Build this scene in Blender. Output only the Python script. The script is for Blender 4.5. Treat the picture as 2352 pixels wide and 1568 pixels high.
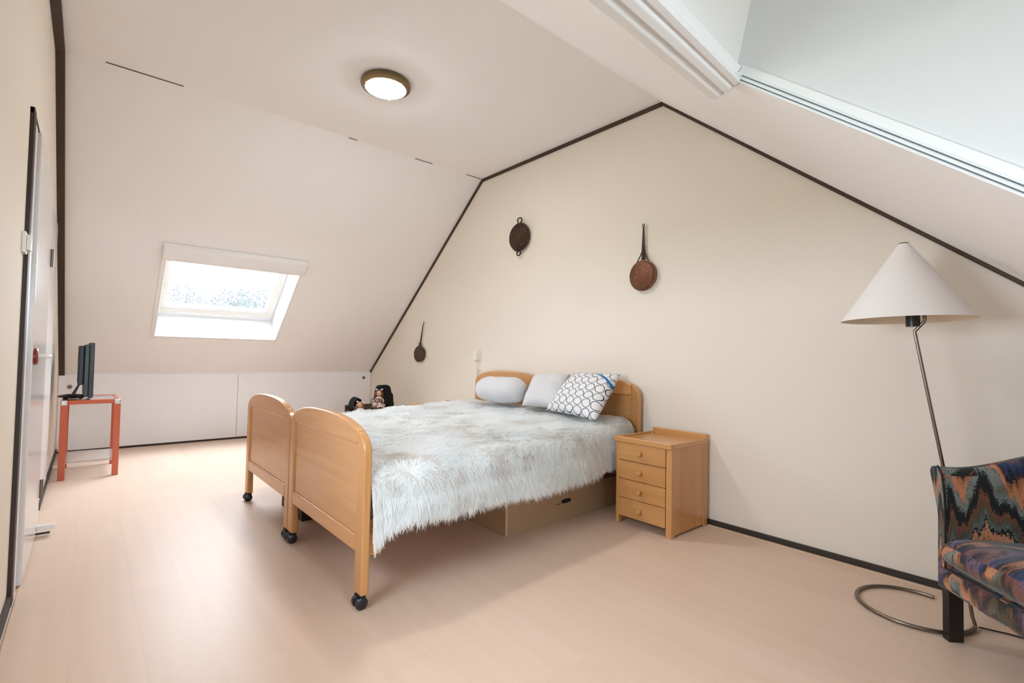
import bpy, bmesh, math, random
import numpy as np
from mathutils import Vector, Matrix
PI = math.pi
random.seed(7)
for o in list(bpy.data.objects):
    bpy.data.objects.remove(o)
SC = bpy.context.scene
COL = SC.collection

# ------------------------------------------------------------------ room dimensions (metres)
D = 2.920        # gable wall, y
YW = -0.206      # door wall, y
X0 = -6.341      # left knee wall, x
ZK = 0.7596      # knee wall height
XK, ZC = -3.8946, 2.756   # left crease, flat ceiling
XA, SR = -1.868, 0.825    # right crease, slope of the right roof side
SL = (ZC - ZK) / (XK - X0)
XR = 0.85        # right knee wall
YD = 1.115       # dormer cheek
XO = -0.526      # upper edge of the dormer opening
def zr(x): return ZC - SR * (x - XA)
def xo(y): return XO + .135 * (YD - y)     # the upper edge of the opening runs slightly out of square

# ------------------------------------------------------------------ camera
yaw, pitch, roll, F = -0.861234217, 0.0301368751, 0.0192192246, 1131.49141
cam_d = bpy.data.cameras.new('camera')
cam = bpy.data.objects.new('camera', cam_d); COL.objects.link(cam)
cy, sy, cp, sp = math.cos(yaw), math.sin(yaw), math.cos(pitch), math.sin(pitch)
fw = Vector((sy*cp, cy*cp, sp)); rt = Vector((cy, -sy, 0)); up = rt.cross(fw)
r2 = rt*math.cos(roll) + up*math.sin(roll); u2 = -rt*math.sin(roll) + up*math.cos(roll)
M = Matrix((r2, u2, -fw)).transposed().to_4x4()
M.translation = Vector((0, 0, 1.0))
cam.matrix_world = M
cam_d.sensor_width = 36; cam_d.lens = F * 36 / 2352
cam_d.clip_start = 0.02; cam_d.clip_end = 500
SC.camera = cam

# ------------------------------------------------------------------ world, lights, exposure
SC.view_settings.view_transform = 'Standard'
SC.view_settings.look = 'None'
SC.view_settings.gamma = 1
SC.view_settings.use_curve_mapping = False
SC.view_settings.exposure = 1.02
w = bpy.data.worlds.new('sky'); SC.world = w; w.use_nodes = True
bg = w.node_tree.nodes['Background']
bg.inputs[0].default_value = (0.80, 0.905, 1.0, 1); bg.inputs[1].default_value = 13.0
SC.cycles.max_bounces = 14; SC.cycles.diffuse_bounces = 10; SC.cycles.transparent_max_bounces = 12
def area(name, loc, direction, sx, sy_, energy, color=(1, 1, 1), portal=False):
    l = bpy.data.lights.new(name, 'AREA'); l.shape = 'RECTANGLE'; l.size = sx; l.size_y = sy_
    l.energy = energy; l.color = color
    o = bpy.data.objects.new(name, l); COL.objects.link(o)
    o.location = loc; o.rotation_euler = Vector(direction).to_track_quat('-Z', 'Y').to_euler()
    if portal: l.cycles.is_portal = True
    return o
nn = math.sqrt(1 + SL*SL)
NL = Vector((-SL, 0, 1)) / nn            # outward normal of the left slope
TL = Vector((1, 0, SL)) / nn             # up the left slope
def lp(y, v, off=0): return Vector((X0, y, ZK)) + TL*v + NL*off
area('skylight_portal', lp(1.02, 1.1, 0.40), -NL, 1.1, 1.2, 1, portal=True)
area('fill_window_portal', (-1.22, YW-.12, 1.23), (0, 1, 0), .92, .62, 1, portal=True)  # portal of the unseen window added as fill
area('dormer_portal', (1.83, 0.455, 1.38), (-1, 0, 0), 1.15, .74, 1, portal=True)

# ------------------------------------------------------------------ helpers
def link(o, parent=None):
    COL.objects.link(o)
    if parent is not None: o.parent = parent
    return o
def mesh_obj(name, verts, faces, mat, parent=None, smooth=False, bevel=0, seg=2, loc=None, uvs=None, angle=35):
    me = bpy.data.meshes.new(name); me.from_pydata([tuple(v) for v in verts], [], faces)
    if uvs is not None:
        ul = me.uv_layers.new(name='UVMap')
        for lo in me.loops: ul.data[lo.index].uv = uvs[lo.vertex_index]
    me.validate()
    bm = bmesh.new(); bm.from_mesh(me)
    bmesh.ops.recalc_face_normals(bm, faces=bm.faces); bm.to_mesh(me); bm.free()
    me.materials.append(mat)
    o = bpy.data.objects.new(name, me); link(o, parent)
    if loc is not None: o.location = loc
    if bevel:
        b = o.modifiers.new('bevel', 'BEVEL'); b.width = bevel; b.segments = seg; b.limit_method = 'ANGLE'; b.angle_limit = math.radians(angle)
        b.harden_normals = True; smooth = True
    if smooth:
        for p in me.polygons: p.use_smooth = True
        if not bevel:
            try: me.set_sharp_from_angle(angle=math.radians(40))
            except Exception: pass
    return o
class MB:
    def __init__(s): s.v = []; s.f = []
    def add(s, V, Fs):
        n = len(s.v); s.v += [Vector(v) for v in V]; s.f += [tuple(i+n for i in f) for f in Fs]; return s
    def box(s, a, b):
        x0, y0, z0 = a; x1, y1, z1 = b
        V = [(x0,y0,z0),(x1,y0,z0),(x1,y1,z0),(x0,y1,z0),(x0,y0,z1),(x1,y0,z1),(x1,y1,z1),(x0,y1,z1)]
        return s.add(V, [(3,2,1,0),(4,5,6,7),(0,1,5,4),(1,2,6,5),(2,3,7,6),(3,0,4,7)])
    def obox(s, c, U, V_, W, hu, hv, hw):
        c, U, V_, W = map(Vector, (c, U, V_, W))
        P = [c + U*hu*a + V_*hv*b + W*hw*d for d in (-1,1) for a, b in ((-1,-1),(1,-1),(1,1),(-1,1))]
        return s.add(P, [(3,2,1,0),(4,5,6,7),(0,1,5,4),(1,2,6,5),(2,3,7,6),(3,0,4,7)])
    def prism(s, pts, vec):          # closed polygon of 3D points extruded along vec
        n = len(pts); vec = Vector(vec)
        V = [Vector(p) for p in pts] + [Vector(p)+vec for p in pts]
        return s.add(V, [tuple(range(n))[::-1], tuple(range(n, 2*n))] + [(i, (i+1) % n, n+(i+1) % n, n+i) for i in range(n)])
    def tube(s, path, r, res=10, closed=False):
        P = [Vector(p) for p in path]; n = len(P); rr = r if isinstance(r, (list, tuple)) else [r]*n
        V = []; up_ = None
        for i, p in enumerate(P):
            if closed: t = (P[(i+1) % n]-P[i-1]).normalized()
            else: t = (P[min(i+1, n-1)]-P[max(i-1, 0)]).normalized()
            if up_ is None:
                a = Vector((0,0,1)) if abs(t.z) < .9 else Vector((1,0,0)); up_ = t.cross(a).normalized()
            else: up_ = (up_ - t*up_.dot(t)).normalized()
            b = t.cross(up_)
            V += [p + (up_*math.cos(2*PI*k/res) + b*math.sin(2*PI*k/res))*rr[i] for k in range(res)]
        Fs = []
        for i in range(n if closed else n-1):
            j = (i+1) % n
            Fs += [(i*res+k, i*res+(k+1) % res, j*res+(k+1) % res, j*res+k) for k in range(res)]
        if not closed: Fs += [tuple(range(res))[::-1], tuple(range((n-1)*res, n*res))]
        return s.add(V, Fs)
    def lathe(s, prof, c=(0,0,0), axis=(0,0,1), res=32, sq=(1,1)):   # prof = [(radius, height)]
        ax = Vector(axis).normalized(); a = Vector((0,0,1)) if abs(ax.z) < .9 else Vector((1,0,0))
        U = ax.cross(a).normalized(); W = ax.cross(U); c = Vector(c); V = []; Fs = []
        for r, h in prof:
            r = max(r, 1e-4)
            V += [c + ax*h + (U*math.cos(2*PI*k/res)*sq[0] + W*math.sin(2*PI*k/res)*sq[1])*r for k in range(res)]
        m = len(prof)
        for i in range(m-1):
            Fs += [(i*res+k, i*res+(k+1) % res, (i+1)*res+(k+1) % res, (i+1)*res+k) for k in range(res)]
        Fs += [tuple(range(res))[::-1], tuple(range((m-1)*res, m*res))]
        return s.add(V, Fs)
    def ball(s, c, r, res=16, rings=10):
        r = r if isinstance(r, (tuple, list)) else (r, r, r)
        V = []; Fs = []
        for i in range(rings+1):
            th = PI*i/rings; q = max(math.sin(th), 1e-3)
            for k in range(res):
                ph = 2*PI*k/res; V.append((c[0]+r[0]*q*math.cos(ph), c[1]+r[1]*q*math.sin(ph), c[2]+r[2]*math.cos(th)))
        for i in range(rings): Fs += [(i*res+k, i*res+(k+1) % res, (i+1)*res+(k+1) % res, (i+1)*res+k) for k in range(res)]
        Fs += [tuple(range(res)), tuple(range(rings*res, (rings+1)*res))[::-1]]
        return s.add(V, Fs)
    def build(s, name, mat, parent=None, **k): return mesh_obj(name, s.v, s.f, mat, parent, **k)
def tag(o, label, cat, group=None, kind=None):
    o['label'] = label; o['category'] = cat
    if group: o['group'] = group
    if kind: o['kind'] = kind
    return o
def thing(name, label, cat, loc=(0,0,0), rz=0, group=None):
    o = bpy.data.objects.new(name, None); COL.objects.link(o); o.location = loc; o.rotation_euler = (0,0,rz)
    o.empty_display_size = .1
    return tag(o, label, cat, group)
def struct(o): o['kind'] = 'structure'; return o

# ------------------------------------------------------------------ materials
def mat(name, color, rough=.5, metal=0, spec=.5, coat=0, coat_r=.1, sheen=0, bump=None, emis=None):
    m = bpy.data.materials.new(name); m.use_nodes = True; nt = m.node_tree; b = nt.nodes['Principled BSDF']
    b.inputs['Base Color'].default_value = (*color, 1); b.inputs['Roughness'].default_value = rough
    b.inputs['Metallic'].default_value = metal; b.inputs['Specular IOR Level'].default_value = spec
    b.inputs['Coat Weight'].default_value = coat; b.inputs['Coat Roughness'].default_value = coat_r
    b.inputs['Sheen Weight'].default_value = sheen
    if emis: b.inputs['Emission Color'].default_value = (*emis[0], 1); b.inputs['Emission Strength'].default_value = emis[1]
    if bump:
        t = nt.nodes.new('ShaderNodeTexCoord'); n = nt.nodes.new('ShaderNodeTexNoise'); n.inputs['Scale'].default_value = bump[0]
        n.inputs['Detail'].default_value = 4
        q = nt.nodes.new('ShaderNodeBump'); q.inputs['Strength'].default_value = bump[1]; q.inputs['Distance'].default_value = bump[2]
        nt.links.new(t.outputs['Object'], n.inputs['Vector']); nt.links.new(n.outputs['Fac'], q.inputs['Height']); nt.links.new(q.outputs['Normal'], b.inputs['Normal'])
    return m
def N(nt, kind, **k):
    n = nt.nodes.new(kind)
    for a, b in k.items(): setattr(n, a, b)
    return n
def math_n(nt, op, a, b=None, c=None):
    n = nt.nodes.new('ShaderNodeMath'); n.operation = op
    for i, q in enumerate((a, b, c)):
        if q is None: continue
        if isinstance(q, (int, float)): n.inputs[i].default_value = q
        else: nt.links.new(q, n.inputs[i])
    return n.outputs[0]
def ramp(nt, fac, stops, interp='LINEAR'):
    r = nt.nodes.new('ShaderNodeValToRGB'); r.color_ramp.interpolation = interp
    el = r.color_ramp.elements
    while len(el) > 1: el.remove(el[-1])
    el[0].position = stops[0][0]; el[0].color = (*stops[0][1], 1)
    for p, c in stops[1:]:
        e = el.new(p); e.color = (*c, 1)
    nt.links.new(fac, r.inputs[0]); return r.outputs[0]
def wall_mat(name, c1, c2, bump=.08):
    m = mat(name, c1, .75, spec=.25); nt = m.node_tree; b = nt.nodes['Principled BSDF']
    t = N(nt, 'ShaderNodeTexCoord'); n = N(nt, 'ShaderNodeTexNoise'); n.inputs['Scale'].default_value = .9; n.inputs['Detail'].default_value = 3
    nt.links.new(t.outputs['Object'], n.inputs['Vector'])
    nt.links.new(ramp(nt, n.outputs['Fac'], [(.3, c1), (.7, c2)]), b.inputs['Base Color'])
    f = N(nt, 'ShaderNodeTexNoise'); f.inputs['Scale'].default_value = 60; nt.links.new(t.outputs['Object'], f.inputs['Vector'])
    q = N(nt, 'ShaderNodeBump'); q.inputs['Strength'].default_value = bump; q.inputs['Distance'].default_value = .003
    nt.links.new(f.outputs['Fac'], q.inputs['Height']); nt.links.new(q.outputs['Normal'], b.inputs['Normal'])
    return m
def wood_mat(name, c1, c2, axis, rough=.32, coat=.35, scale=1.0):
    m = mat(name, c1, rough, coat=coat, coat_r=.18); nt = m.node_tree; b = nt.nodes['Principled BSDF']
    t = N(nt, 'ShaderNodeTexCoord'); mp = N(nt, 'ShaderNodeMapping'); s = [34*scale]*3; s[axis] = 1.6*scale; mp.inputs['Scale'].default_value = s
    nt.links.new(t.outputs['Object'], mp.inputs[0])
    n = N(nt, 'ShaderNodeTexNoise'); n.inputs['Scale'].default_value = 1; n.inputs['Detail'].default_value = 5; n.inputs['Roughness'].default_value = .6
    nt.links.new(mp.outputs[0], n.inputs['Vector'])
    mp2 = N(nt, 'ShaderNodeMapping'); s = [5*scale]*3; s[axis] = .6*scale; mp2.inputs['Scale'].default_value = s
    nt.links.new(t.outputs['Object'], mp2.inputs[0])
    n2 = N(nt, 'ShaderNodeTexNoise'); n2.inputs['Scale'].default_value = 1; nt.links.new(mp2.outputs[0], n2.inputs['Vector'])
    f = math_n(nt, 'ADD', math_n(nt, 'MULTIPLY', n.outputs['Fac'], .45), math_n(nt, 'MULTIPLY', n2.outputs['Fac'], .55))
    nt.links.new(ramp(nt, f, [(.36, c1), (.62, c2)]), b.inputs['Base Color'])
    return m
M_gable = wall_mat('cream wall', (.765, .71, .63), (.785, .73, .65))
M_slope = wall_mat('pale pink white board', (.86, .843, .835), (.88, .863, .855))
M_knee = wall_mat('white panel', (.84, .845, .865), (.86, .865, .885), .03)
M_dormer = wall_mat('white dormer board', (.69, .695, .705), (.71, .715, .725), .02)
M_riser = wall_mat('cream white riser board', (.74, .71, .68), (.76, .73, .70), .02)
M_trim = mat('dark brown strip', (.05, .028, .014), .6)
M_base = mat('dark skirting', (.035, .024, .018), .6)
M_white = mat('white gloss paint', (.82, .82, .82), .22)
M_door = mat('white door paint', (.74, .74, .75), .16)
M_cream = mat('cream pvc', (.80, .76, .68), .35)
M_black = mat('black plastic', (.012, .012, .013), .35)
M_blackw = mat('black stained wood', (.010, .009, .009), .28)
M_rub = mat('black rubber', (.015, .015, .018), .3)
M_chrome = mat('chrome', (.75, .74, .72), .16, 1)
M_alu = mat('white aluminium', (.86, .88, .90), .3, 0, coat=.3)
M_slot = mat('slot shadow gap grey', (.10, .12, .14), .5)
WC1, WC2 = (.47, .225, .076), (.60, .305, .115)
M_wx = wood_mat('beech wood x', WC1, WC2, 0)
M_wy = wood_mat('beech wood y', WC1, WC2, 1)
M_wz = wood_mat('beech wood z', WC1, WC2, 2)
M_box = mat('brown cardboard', (.42, .29, .175), .8, spec=.2, bump=(30, .1, .002))
M_org = mat('orange lacquer', (.50, .085, .022), .28, coat=.4)
M_iron = mat('dark wrought iron', (.035, .022, .014), .5, .6)
M_steel = mat('brushed dark steel tube', (.24, .20, .165), .3, 1)
M_pillow = mat('white cotton', (.60, .605, .63), .9, spec=.2, sheen=.2, bump=(14, .25, .01))
M_mattress = mat('mattress ticking', (.7, .68, .64), .9)
M_shade = mat('off white lampshade', (.80, .77, .755), .85, spec=.2)
M_shadein = mat('lampshade inside', (.78, .68, .54), .85, spec=.2)

# floor: pale beech laminate, boards along x
def floor_mat():
    m = mat('beech laminate', (.6, .4, .3), .42, spec=.34); nt = m.node_tree; b = nt.nodes['Principled BSDF']
    t = N(nt, 'ShaderNodeTexCoord'); sx = N(nt, 'ShaderNodeSeparateXYZ'); nt.links.new(t.outputs['Object'], sx.inputs[0])
    X, Y = sx.outputs['X'], sx.outputs['Y']
    yy = math_n(nt, 'DIVIDE', math_n(nt, 'SUBTRACT', Y, .170), .1873)
    row = math_n(nt, 'FLOOR', yy); fy = math_n(nt, 'FRACT', yy)
    xo = math_n(nt, 'ADD', math_n(nt, 'DIVIDE', X, 1.285), math_n(nt, 'MULTIPLY', row, .37))
    ci = math_n(nt, 'FLOOR', xo); fx = math_n(nt, 'FRACT', xo)
    wn = N(nt, 'ShaderNodeTexWhiteNoise', noise_dimensions='2D'); cb = N(nt, 'ShaderNodeCombineXYZ')
    nt.links.new(row, cb.inputs[0]); nt.links.new(ci, cb.inputs[1]); nt.links.new(cb.outputs[0], wn.inputs['Vector'])
    # grain offset per board
    cb2 = N(nt, 'ShaderNodeCombineXYZ'); nt.links.new(math_n(nt, 'ADD', math_n(nt, 'MULTIPLY', X, 1.1), math_n(nt, 'MULTIPLY', wn.outputs['Value'], 30)), cb2.inputs[0])
    nt.links.new(math_n(nt, 'MULTIPLY', Y, 22), cb2.inputs[1])
    n = N(nt, 'ShaderNodeTexNoise'); n.inputs['Scale'].default_value = 1; n.inputs['Detail'].default_value = 4; nt.links.new(cb2.outputs[0], n.inputs['Vector'])
    g = math_n(nt, 'ADD', math_n(nt, 'MULTIPLY', n.outputs['Fac'], .75), math_n(nt, 'MULTIPLY', wn.outputs['Value'], .25))
    col = ramp(nt, g, [(.2, (.655, .495, .385)), (.8, (.71, .55, .44))])
    seam = math_n(nt, 'MAXIMUM', math_n(nt, 'LESS_THAN', fy, .008), math_n(nt, 'LESS_THAN', fx, .0016))
    mx = N(nt, 'ShaderNodeMix', data_type='RGBA'); nt.links.new(math_n(nt, 'MULTIPLY', seam, .13), mx.inputs[0]); nt.links.new(col, mx.inputs[6]); mx.inputs[7].default_value = (.25, .16, .10, 1)
    nt.links.new(mx.outputs[2], b.inputs['Base Color'])
    q = N(nt, 'ShaderNodeBump'); q.inputs['Strength'].default_value = .03; q.inputs['Distance'].default_value = .002
    nt.links.new(n.outputs['Fac'], q.inputs['Height']); nt.links.new(q.outputs['Normal'], b.inputs['Normal'])
    return m
M_floor = floor_mat()

def glass_mat():
    m = bpy.data.materials.new('window glass'); m.use_nodes = True; nt = m.node_tree; nt.nodes.clear()
    o = N(nt, 'ShaderNodeOutputMaterial'); a = N(nt, 'ShaderNodeBsdfTransparent'); g = N(nt, 'ShaderNodeBsdfGlossy'); g.inputs['Roughness'].default_value = .02
    f = N(nt, 'ShaderNodeFresnel'); f.inputs[0].default_value = 1.25; mx = N(nt, 'ShaderNodeMixShader')
    nt.links.new(f.outputs[0], mx.inputs[0]); nt.links.new(a.outputs[0], mx.inputs[1]); nt.links.new(g.outputs[0], mx.inputs[2]); nt.links.new(mx.outputs[0], o.inputs[0])
    return m
M_glass = glass_mat()

# ------------------------------------------------------------------ room shell
T = .06
TO = .30     # outer depth
struct(MB().box((X0-.4, YW-.3, -.12), (2.1, D+.3, 0)).build('floor', M_floor))
# gable wall (back) as one thick pentagon
prof = [(X0-.3, 0), (2.0, 0), (2.0, 3.4), (X0-.3, 3.4)]
struct(MB().prism([(x, D, z) for x, z in prof], (0, .2, 0)).build('wall_back', M_gable))
# door wall (front) with a door opening
dx0, dx1, dz1 = -3.80, -2.745, 1.955
b = MB()
bx0, bx1, bz0, bz1 = -1.68, -.76, .92, 1.54
b.box((X0-.3, YW-.2, 0), (dx0, YW, 3.4)); b.box((dx1, YW-.2, 0), (bx0, YW, 3.4)); b.box((dx0, YW-.2, dz1), (dx1, YW, 3.4))
b.box((bx1, YW-.2, 0), (2.0, YW, 3.4)); b.box((bx0, YW-.2, 0), (bx1, YW, bz0)); b.box((bx0, YW-.2, bz1), (bx1, YW, 3.4))
struct(b.build('wall_front', M_gable))
struct(MB().box((dx0-.1, YW-.30, 0), (dx1+.1, YW-.2, 2.1)).build('door_light_block', M_gable))  # unseen slab added behind the door to stop sky light leaking in
wb = struct(bpy.data.objects.new('fill_window', None)); COL.objects.link(wb); wb.location = ((bx0+bx1)/2, YW-.09, bz0)  # unseen window, added to brighten the gable side and the beds
b = MB(); wh_, hh_ = (bx1-bx0)/2, bz1-bz0
b.box((-wh_, -.03, 0), (wh_, .03, .05)); b.box((-wh_, -.03, hh_-.05), (wh_, .03, hh_)); b.box((-wh_, -.03, .05), (-wh_+.05, .03, hh_-.05)); b.box((wh_-.05, -.03, .05), (wh_, .03, hh_-.05))
b.build('window_frame', M_white, wb, bevel=.003)
MB().box((-wh_+.05, -.003, .05), (wh_-.05, .003, hh_-.05)).build('pane', M_glass, wb)
struct(MB().box((X0-.12, YW-.1, 0), (X0, D+.1, ZK+.04)).build('wall_left', M_knee))
struct(MB().box((XR, YW-.1, 0), (XR+.06, YD, .58)).build('wall_right', M_knee))
struct(MB().box((XR, YD, 0), (XR+.12, D+.1, zr(XR)+.05)).build('wall_right', M_knee))
# ceiling
struct(MB().box((XK-.02, YW-.1, ZC), (XA+.02, D+.1, ZC+.12)).build('ceiling', M_slope))
# left slope with the skylight opening (y, v coordinates on the slope)
VL = (XK-X0)*nn
oy0, oy1, ov0, ov1 = .480, 1.570, .595, 1.70
b = MB()
def sl_piece(y0, y1, v0, v1, d=.12):
    P = [lp(y0, v0), lp(y1, v0), lp(y1, v1), lp(y0, v1)]; b.prism(P, NL*d)
hy0, hy1, hv0, hv1 = oy0-.013, oy1+.013, ov0-.013, ov1+.013
sl_piece(YW-.1, hy0, -.03, VL); sl_piece(hy1, D+.1, -.03, VL); sl_piece(hy0, hy1, -.03, hv0); sl_piece(hy0, hy1, hv1, VL)
struct(b.build('wall_left_slope', M_slope))
# right slope around the dormer opening
nr = math.sqrt(1+SR*SR); NR = Vector((SR, 0, 1))/nr
def rp(x, y): return Vector((x, y, zr(x)))
b = MB()
b.prism([rp(XA, YW-.1), rp(xo(YW-.1), YW-.1), rp(XO, YD), rp(XO, D+.1), rp(XA, D+.1)], NR*.03)
b.prism([rp(XO, YD), rp(XR+.1, YD), rp(XR+.1, D+.1), rp(XO, D+.1)], NR*.03)
struct(b.build('wall_right_slope', M_slope))
# dormer: riser above the upper edge, cheek, ceiling, window wall
DZ = 2.30; XW = 1.70
b = MB(); x2 = XO+.23*(DZ-zr(XO))
V = []
for y in (YW-.1, YD+.02):
    e = xo(y); x3 = e+.23*(DZ-zr(e)); V += [(e, y, zr(e)), (x3, y, DZ), (x3-.1, y, DZ), (e-.05, y, zr(e)+.025)]
b.add(V, [(0, 1, 5, 4), (3, 7, 6, 2), (1, 2, 6, 5), (0, 4, 7, 3), (0, 3, 2, 1), (4, 5, 6, 7)])
struct(b.build('wall_dormer_left', M_riser))
b = MB(); b.prism([(XO-.01, YD, zr(XO)+.012), (XW+.1, YD, -.1), (XR-.05, YD, -.1), (XR-.05, YD, zr(XR)-.02), (XW+.1, YD, DZ+.1), (x2-.2, YD, DZ+.1)], (0, .06, 0))
struct(b.build('wall_dormer_back', M_dormer))
struct(MB().box((x2-.25, YW-.1, DZ), (XW+.1, YD+.1, DZ+.1)).build('wall_dormer_top', M_dormer))
b = MB()
wz0, wz1, wy0, wy1 = 1.02, 1.74, -.10, 1.02
b.box((XW, YW-.1, 0), (XW+.1, YD+.06, wz0)); b.box((XW, YW-.1, wz1), (XW+.1, YD+.06, DZ+.1)); b.box((XW, YW-.1, wz0), (XW+.1, wy0, wz1)); b.box((XW, wy1, wz0), (XW+.1, YD+.06, wz1))
struct(b.build('wall_dormer_right', M_dormer))
b = MB(); b.box((XR, YW, .58), (XW, YD, .62)); struct(b.build('trim_1', M_white))    # sill board under the dormer window
wf = struct(bpy.data.objects.new('window_2', None)); COL.objects.link(wf); wf.location = (XW+.05, (wy0+wy1)/2, wz0)
def frame_boxes(b, x0, x1, y0, y1, z0, z1, t):
    b.box((x0, y0, z0), (x1, y1, z0+t)); b.box((x0, y0, z1-t), (x1, y1, z1)); b.box((x0, y0, z0+t), (x1, y0+t, z1-t)); b.box((x0, y1-t, z0+t), (x1, y1, z1-t))
b = MB(); cyw = (wy0+wy1)/2
frame_boxes(b, -.03, .03, wy0-cyw, wy1-cyw, 0, wz1-wz0, .05); b.box((-.025, -.025, .05), (.025, .025, wz1-wz0-.05))
b.build('window_frame', M_white, wf, bevel=.004)
MB().box((-.004, wy0-cyw+.05, .05), (.004, -.025, wz1-wz0-.05)).build('pane', M_glass, wf)
MB().box((-.004, .025, .05), (.004, wy1-cyw-.05, wz1-wz0-.05)).build('pane', M_glass, wf)

# dark strips along the gable edges
b = MB()
def strip(b, p, q, y, n_in, wd=.026, th=.012, sgn=-1):
    p = Vector(p); q = Vector(q); n_in = Vector(n_in)
    b.prism([p, q, q+n_in*wd, p+n_in*wd], (0, sgn*th, 0))
PL = (X0, D, ZK); PK = (XK, D, ZC); PA = (XA, D, ZC); PE = (XR, D, zr(XR))
nls = -NL; nrs = -NR
strip(b, PL, PK, D, nls)
struct(b.build('trim_2', M_trim))
struct(MB().prism([(XK, D, ZC), (XA, D, ZC), (XA, D, ZC-.028), (XK+.01, D, ZC-.028)], (0, -.012, 0)).build('trim_3', M_trim))
b = MB(); strip(b, PA, PE, D, nrs, .018); struct(b.build('trim_4', M_trim))
b = MB(); strip(b, (X0, YW, ZK), (XK, YW, ZC), YW, nls, .03, .042, 1)
struct(b.build('trim_5', M_trim))
struct(MB().box((XK, YW, ZC-.03), (XA, YW+.042, ZC)).build('trim_6', M_trim))
# hairline cracks in the board joint at the left crease
b = MB()
for y0, y1 in ((.02, .42), (1.55, 1.62), (2.16, 2.34), (2.72, 2.9)):
    b.box((XK-.004, y0, ZC-.004), (XK+.002, y1, ZC+.001))
struct(b.build('trim_7', M_trim))
# skirtings
struct(MB().box((-1.50, D-.012, 0), (XR, D, .030)).build('baseboard_back', M_base))
struct(MB().box((X0, D-.012, 0), (-1.50, D, .030)).build('baseboard_back', M_base))
struct(MB().box((X0, YW, 0.0), (X0+.006, D, .022)).build('baseboard_left', M_base))
b = MB(); b.box((X0, YW, 0), (-4.19, YW+.012, .045)); b.box((-2.74, YW, 0), (XR, YW+.012, .045)); struct(b.build('baseboard_front', M_base))
M_bead = mat('pale floor beading', (.66, .50, .36), .4)
struct(MB().box((-1.5, D-.040, 0), (XR, D-.028, .005)).build('trim_8', M_bead))
struct(MB().box((-2.88, -.186, 0), (0, -.181, .004)).build('trim_9', M_bead))

# knee wall hatch panels with round finger holes
def knee_panel(name, y0, y1, kyy, kz):
    p = struct(MB().box((X0, y0, .022), (X0+.016, y1, ZK-.012)).build(name, M_knee, bevel=.002))
    MB().lathe([(.020, 0), (.020, .004), (.013, .004), (.011, .001)], (X0+.016, kyy, kz), (1, 0, 0), 20).build('finger_ring', M_steel, p)
knee_panel('door_2', YW+.002, 1.307, -.124, .628)
knee_panel('door_3', 1.313, D-.003, 2.816, .675)

# ------------------------------------------------------------------ door in the front wall
dr = struct(bpy.data.objects.new('door_1', None)); COL.objects.link(dr); dr.location = (-3.33, YW, 0)
def L(x, y, z): return (x+3.33, y-YW, z)
b = MB(); b.box(L(-3.760, -.212, .008), L(-2.895, -.178, 1.915)); b.build('door_leaf', M_door, dr, bevel=.006, seg=3)
b = MB(); b.box(L(-2.772, YW-.05, 0), L(-2.700, YW+.014, 1.95)); b.box(L(-3.83, YW-.05, 1.925), L(-2.700, YW+.012, 1.95)); 
b.build('frame_strip', M_base, dr, bevel=.002)
b = MB(); b.box(L(-2.888, YW-.10, 0), L(-2.774, YW+.012, 1.92)); b.build('door_jamb', M_white, dr, bevel=.003)
b = MB(); b.box(L(-4.95, YW-.001, .046), L(-3.768, YW+.005, 1.90)); b.build('door_casing', M_white, dr, bevel=.002)
for z in (1.50, .22):
    MB().lathe([(.008, -.05), (.008, .05)], L(-3.767, -.172, z), res=12).build('hinge', M_steel, dr, smooth=True)
b = MB()
M_red = mat('dark red plastic rosette', (.22, .015, .012), .35)
ros = MB().lathe([(.036, 0), (.036, .010), (.031, .014)], L(-2.960, -.178, .96), (0, 1, 0), 28).build('rosette', M_red, dr, smooth=True)
b = MB(); b.tube([L(-2.960, -.166, .96), L(-2.960, -.142, .96), L(-2.975, -.134, .96), L(-3.08, -.134, .960)], .010, 12)
b.build('door_handle', M_white, dr, smooth=True)
st = thing('door_stop', 'small white door stop bar low on the white door leaf, near the floor', 'door stop', (-3.62, -.178, .03))
MB().box((-.012, 0, 0), (.012, .075, .028)).build('stop_arm', M_white, st, bevel=.004)
MB().box((-.008, 0, -.020), (.008, .055, -.012)).build('rubber_pad', M_rub, st)
sw = thing('light_switch', 'white light switch beside the dark frame of the white door', 'light switch', (-2.655, YW, 1.40))
MB().box((-.04, 0, -.04), (.04, .012, .04)).build('switch_plate', M_white, sw, bevel=.003)
MB().box((-.026, .012, -.03), (.026, .026, .03)).build('rocker', M_white, sw, bevel=.003)

# ------------------------------------------------------------------ skylight
sk = struct(bpy.data.objects.new('window_1', None)); COL.objects.link(sk)
def sbox(b, y0, y1, v0, v1, o0, o1):
    P = [lp(y0, v0, o0), lp(y1, v0, o0), lp(y1, v1, o0), lp(y0, v1, o0)]; return b.prism(P, NL*(o1-o0))
b = MB()   # lining of the shaft
sbox(b, oy0-.012, oy1+.012, ov0-.014, ov0, -.006, .33); sbox(b, oy1, oy1+.014, ov0, ov1, -.006, .33); sbox(b, oy0-.014, oy0, ov0, ov1, -.006, .33); sbox(b, oy0, oy1, ov1, ov1+.014, 0, .33)
b.build('lining', M_white, sk)
b = MB()   # flat trim strips round the opening on the slope
sbox(b, oy0-.036, oy0-.002, ov0-.045, ov1+.02, -.008, -.001); sbox(b, oy1+.002, oy1+.020, ov0-.045, ov1+.02, -.008, -.001); sbox(b, oy0-.002, oy1+.002, ov0-.03, ov0-.004, -.004, -.001)
b.build('surround', M_white, sk)
b = MB()   # outer frame
fo, fi = .27, .34
y0, y1, v0, v1 = oy0, oy1, ov0, ov1
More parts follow.
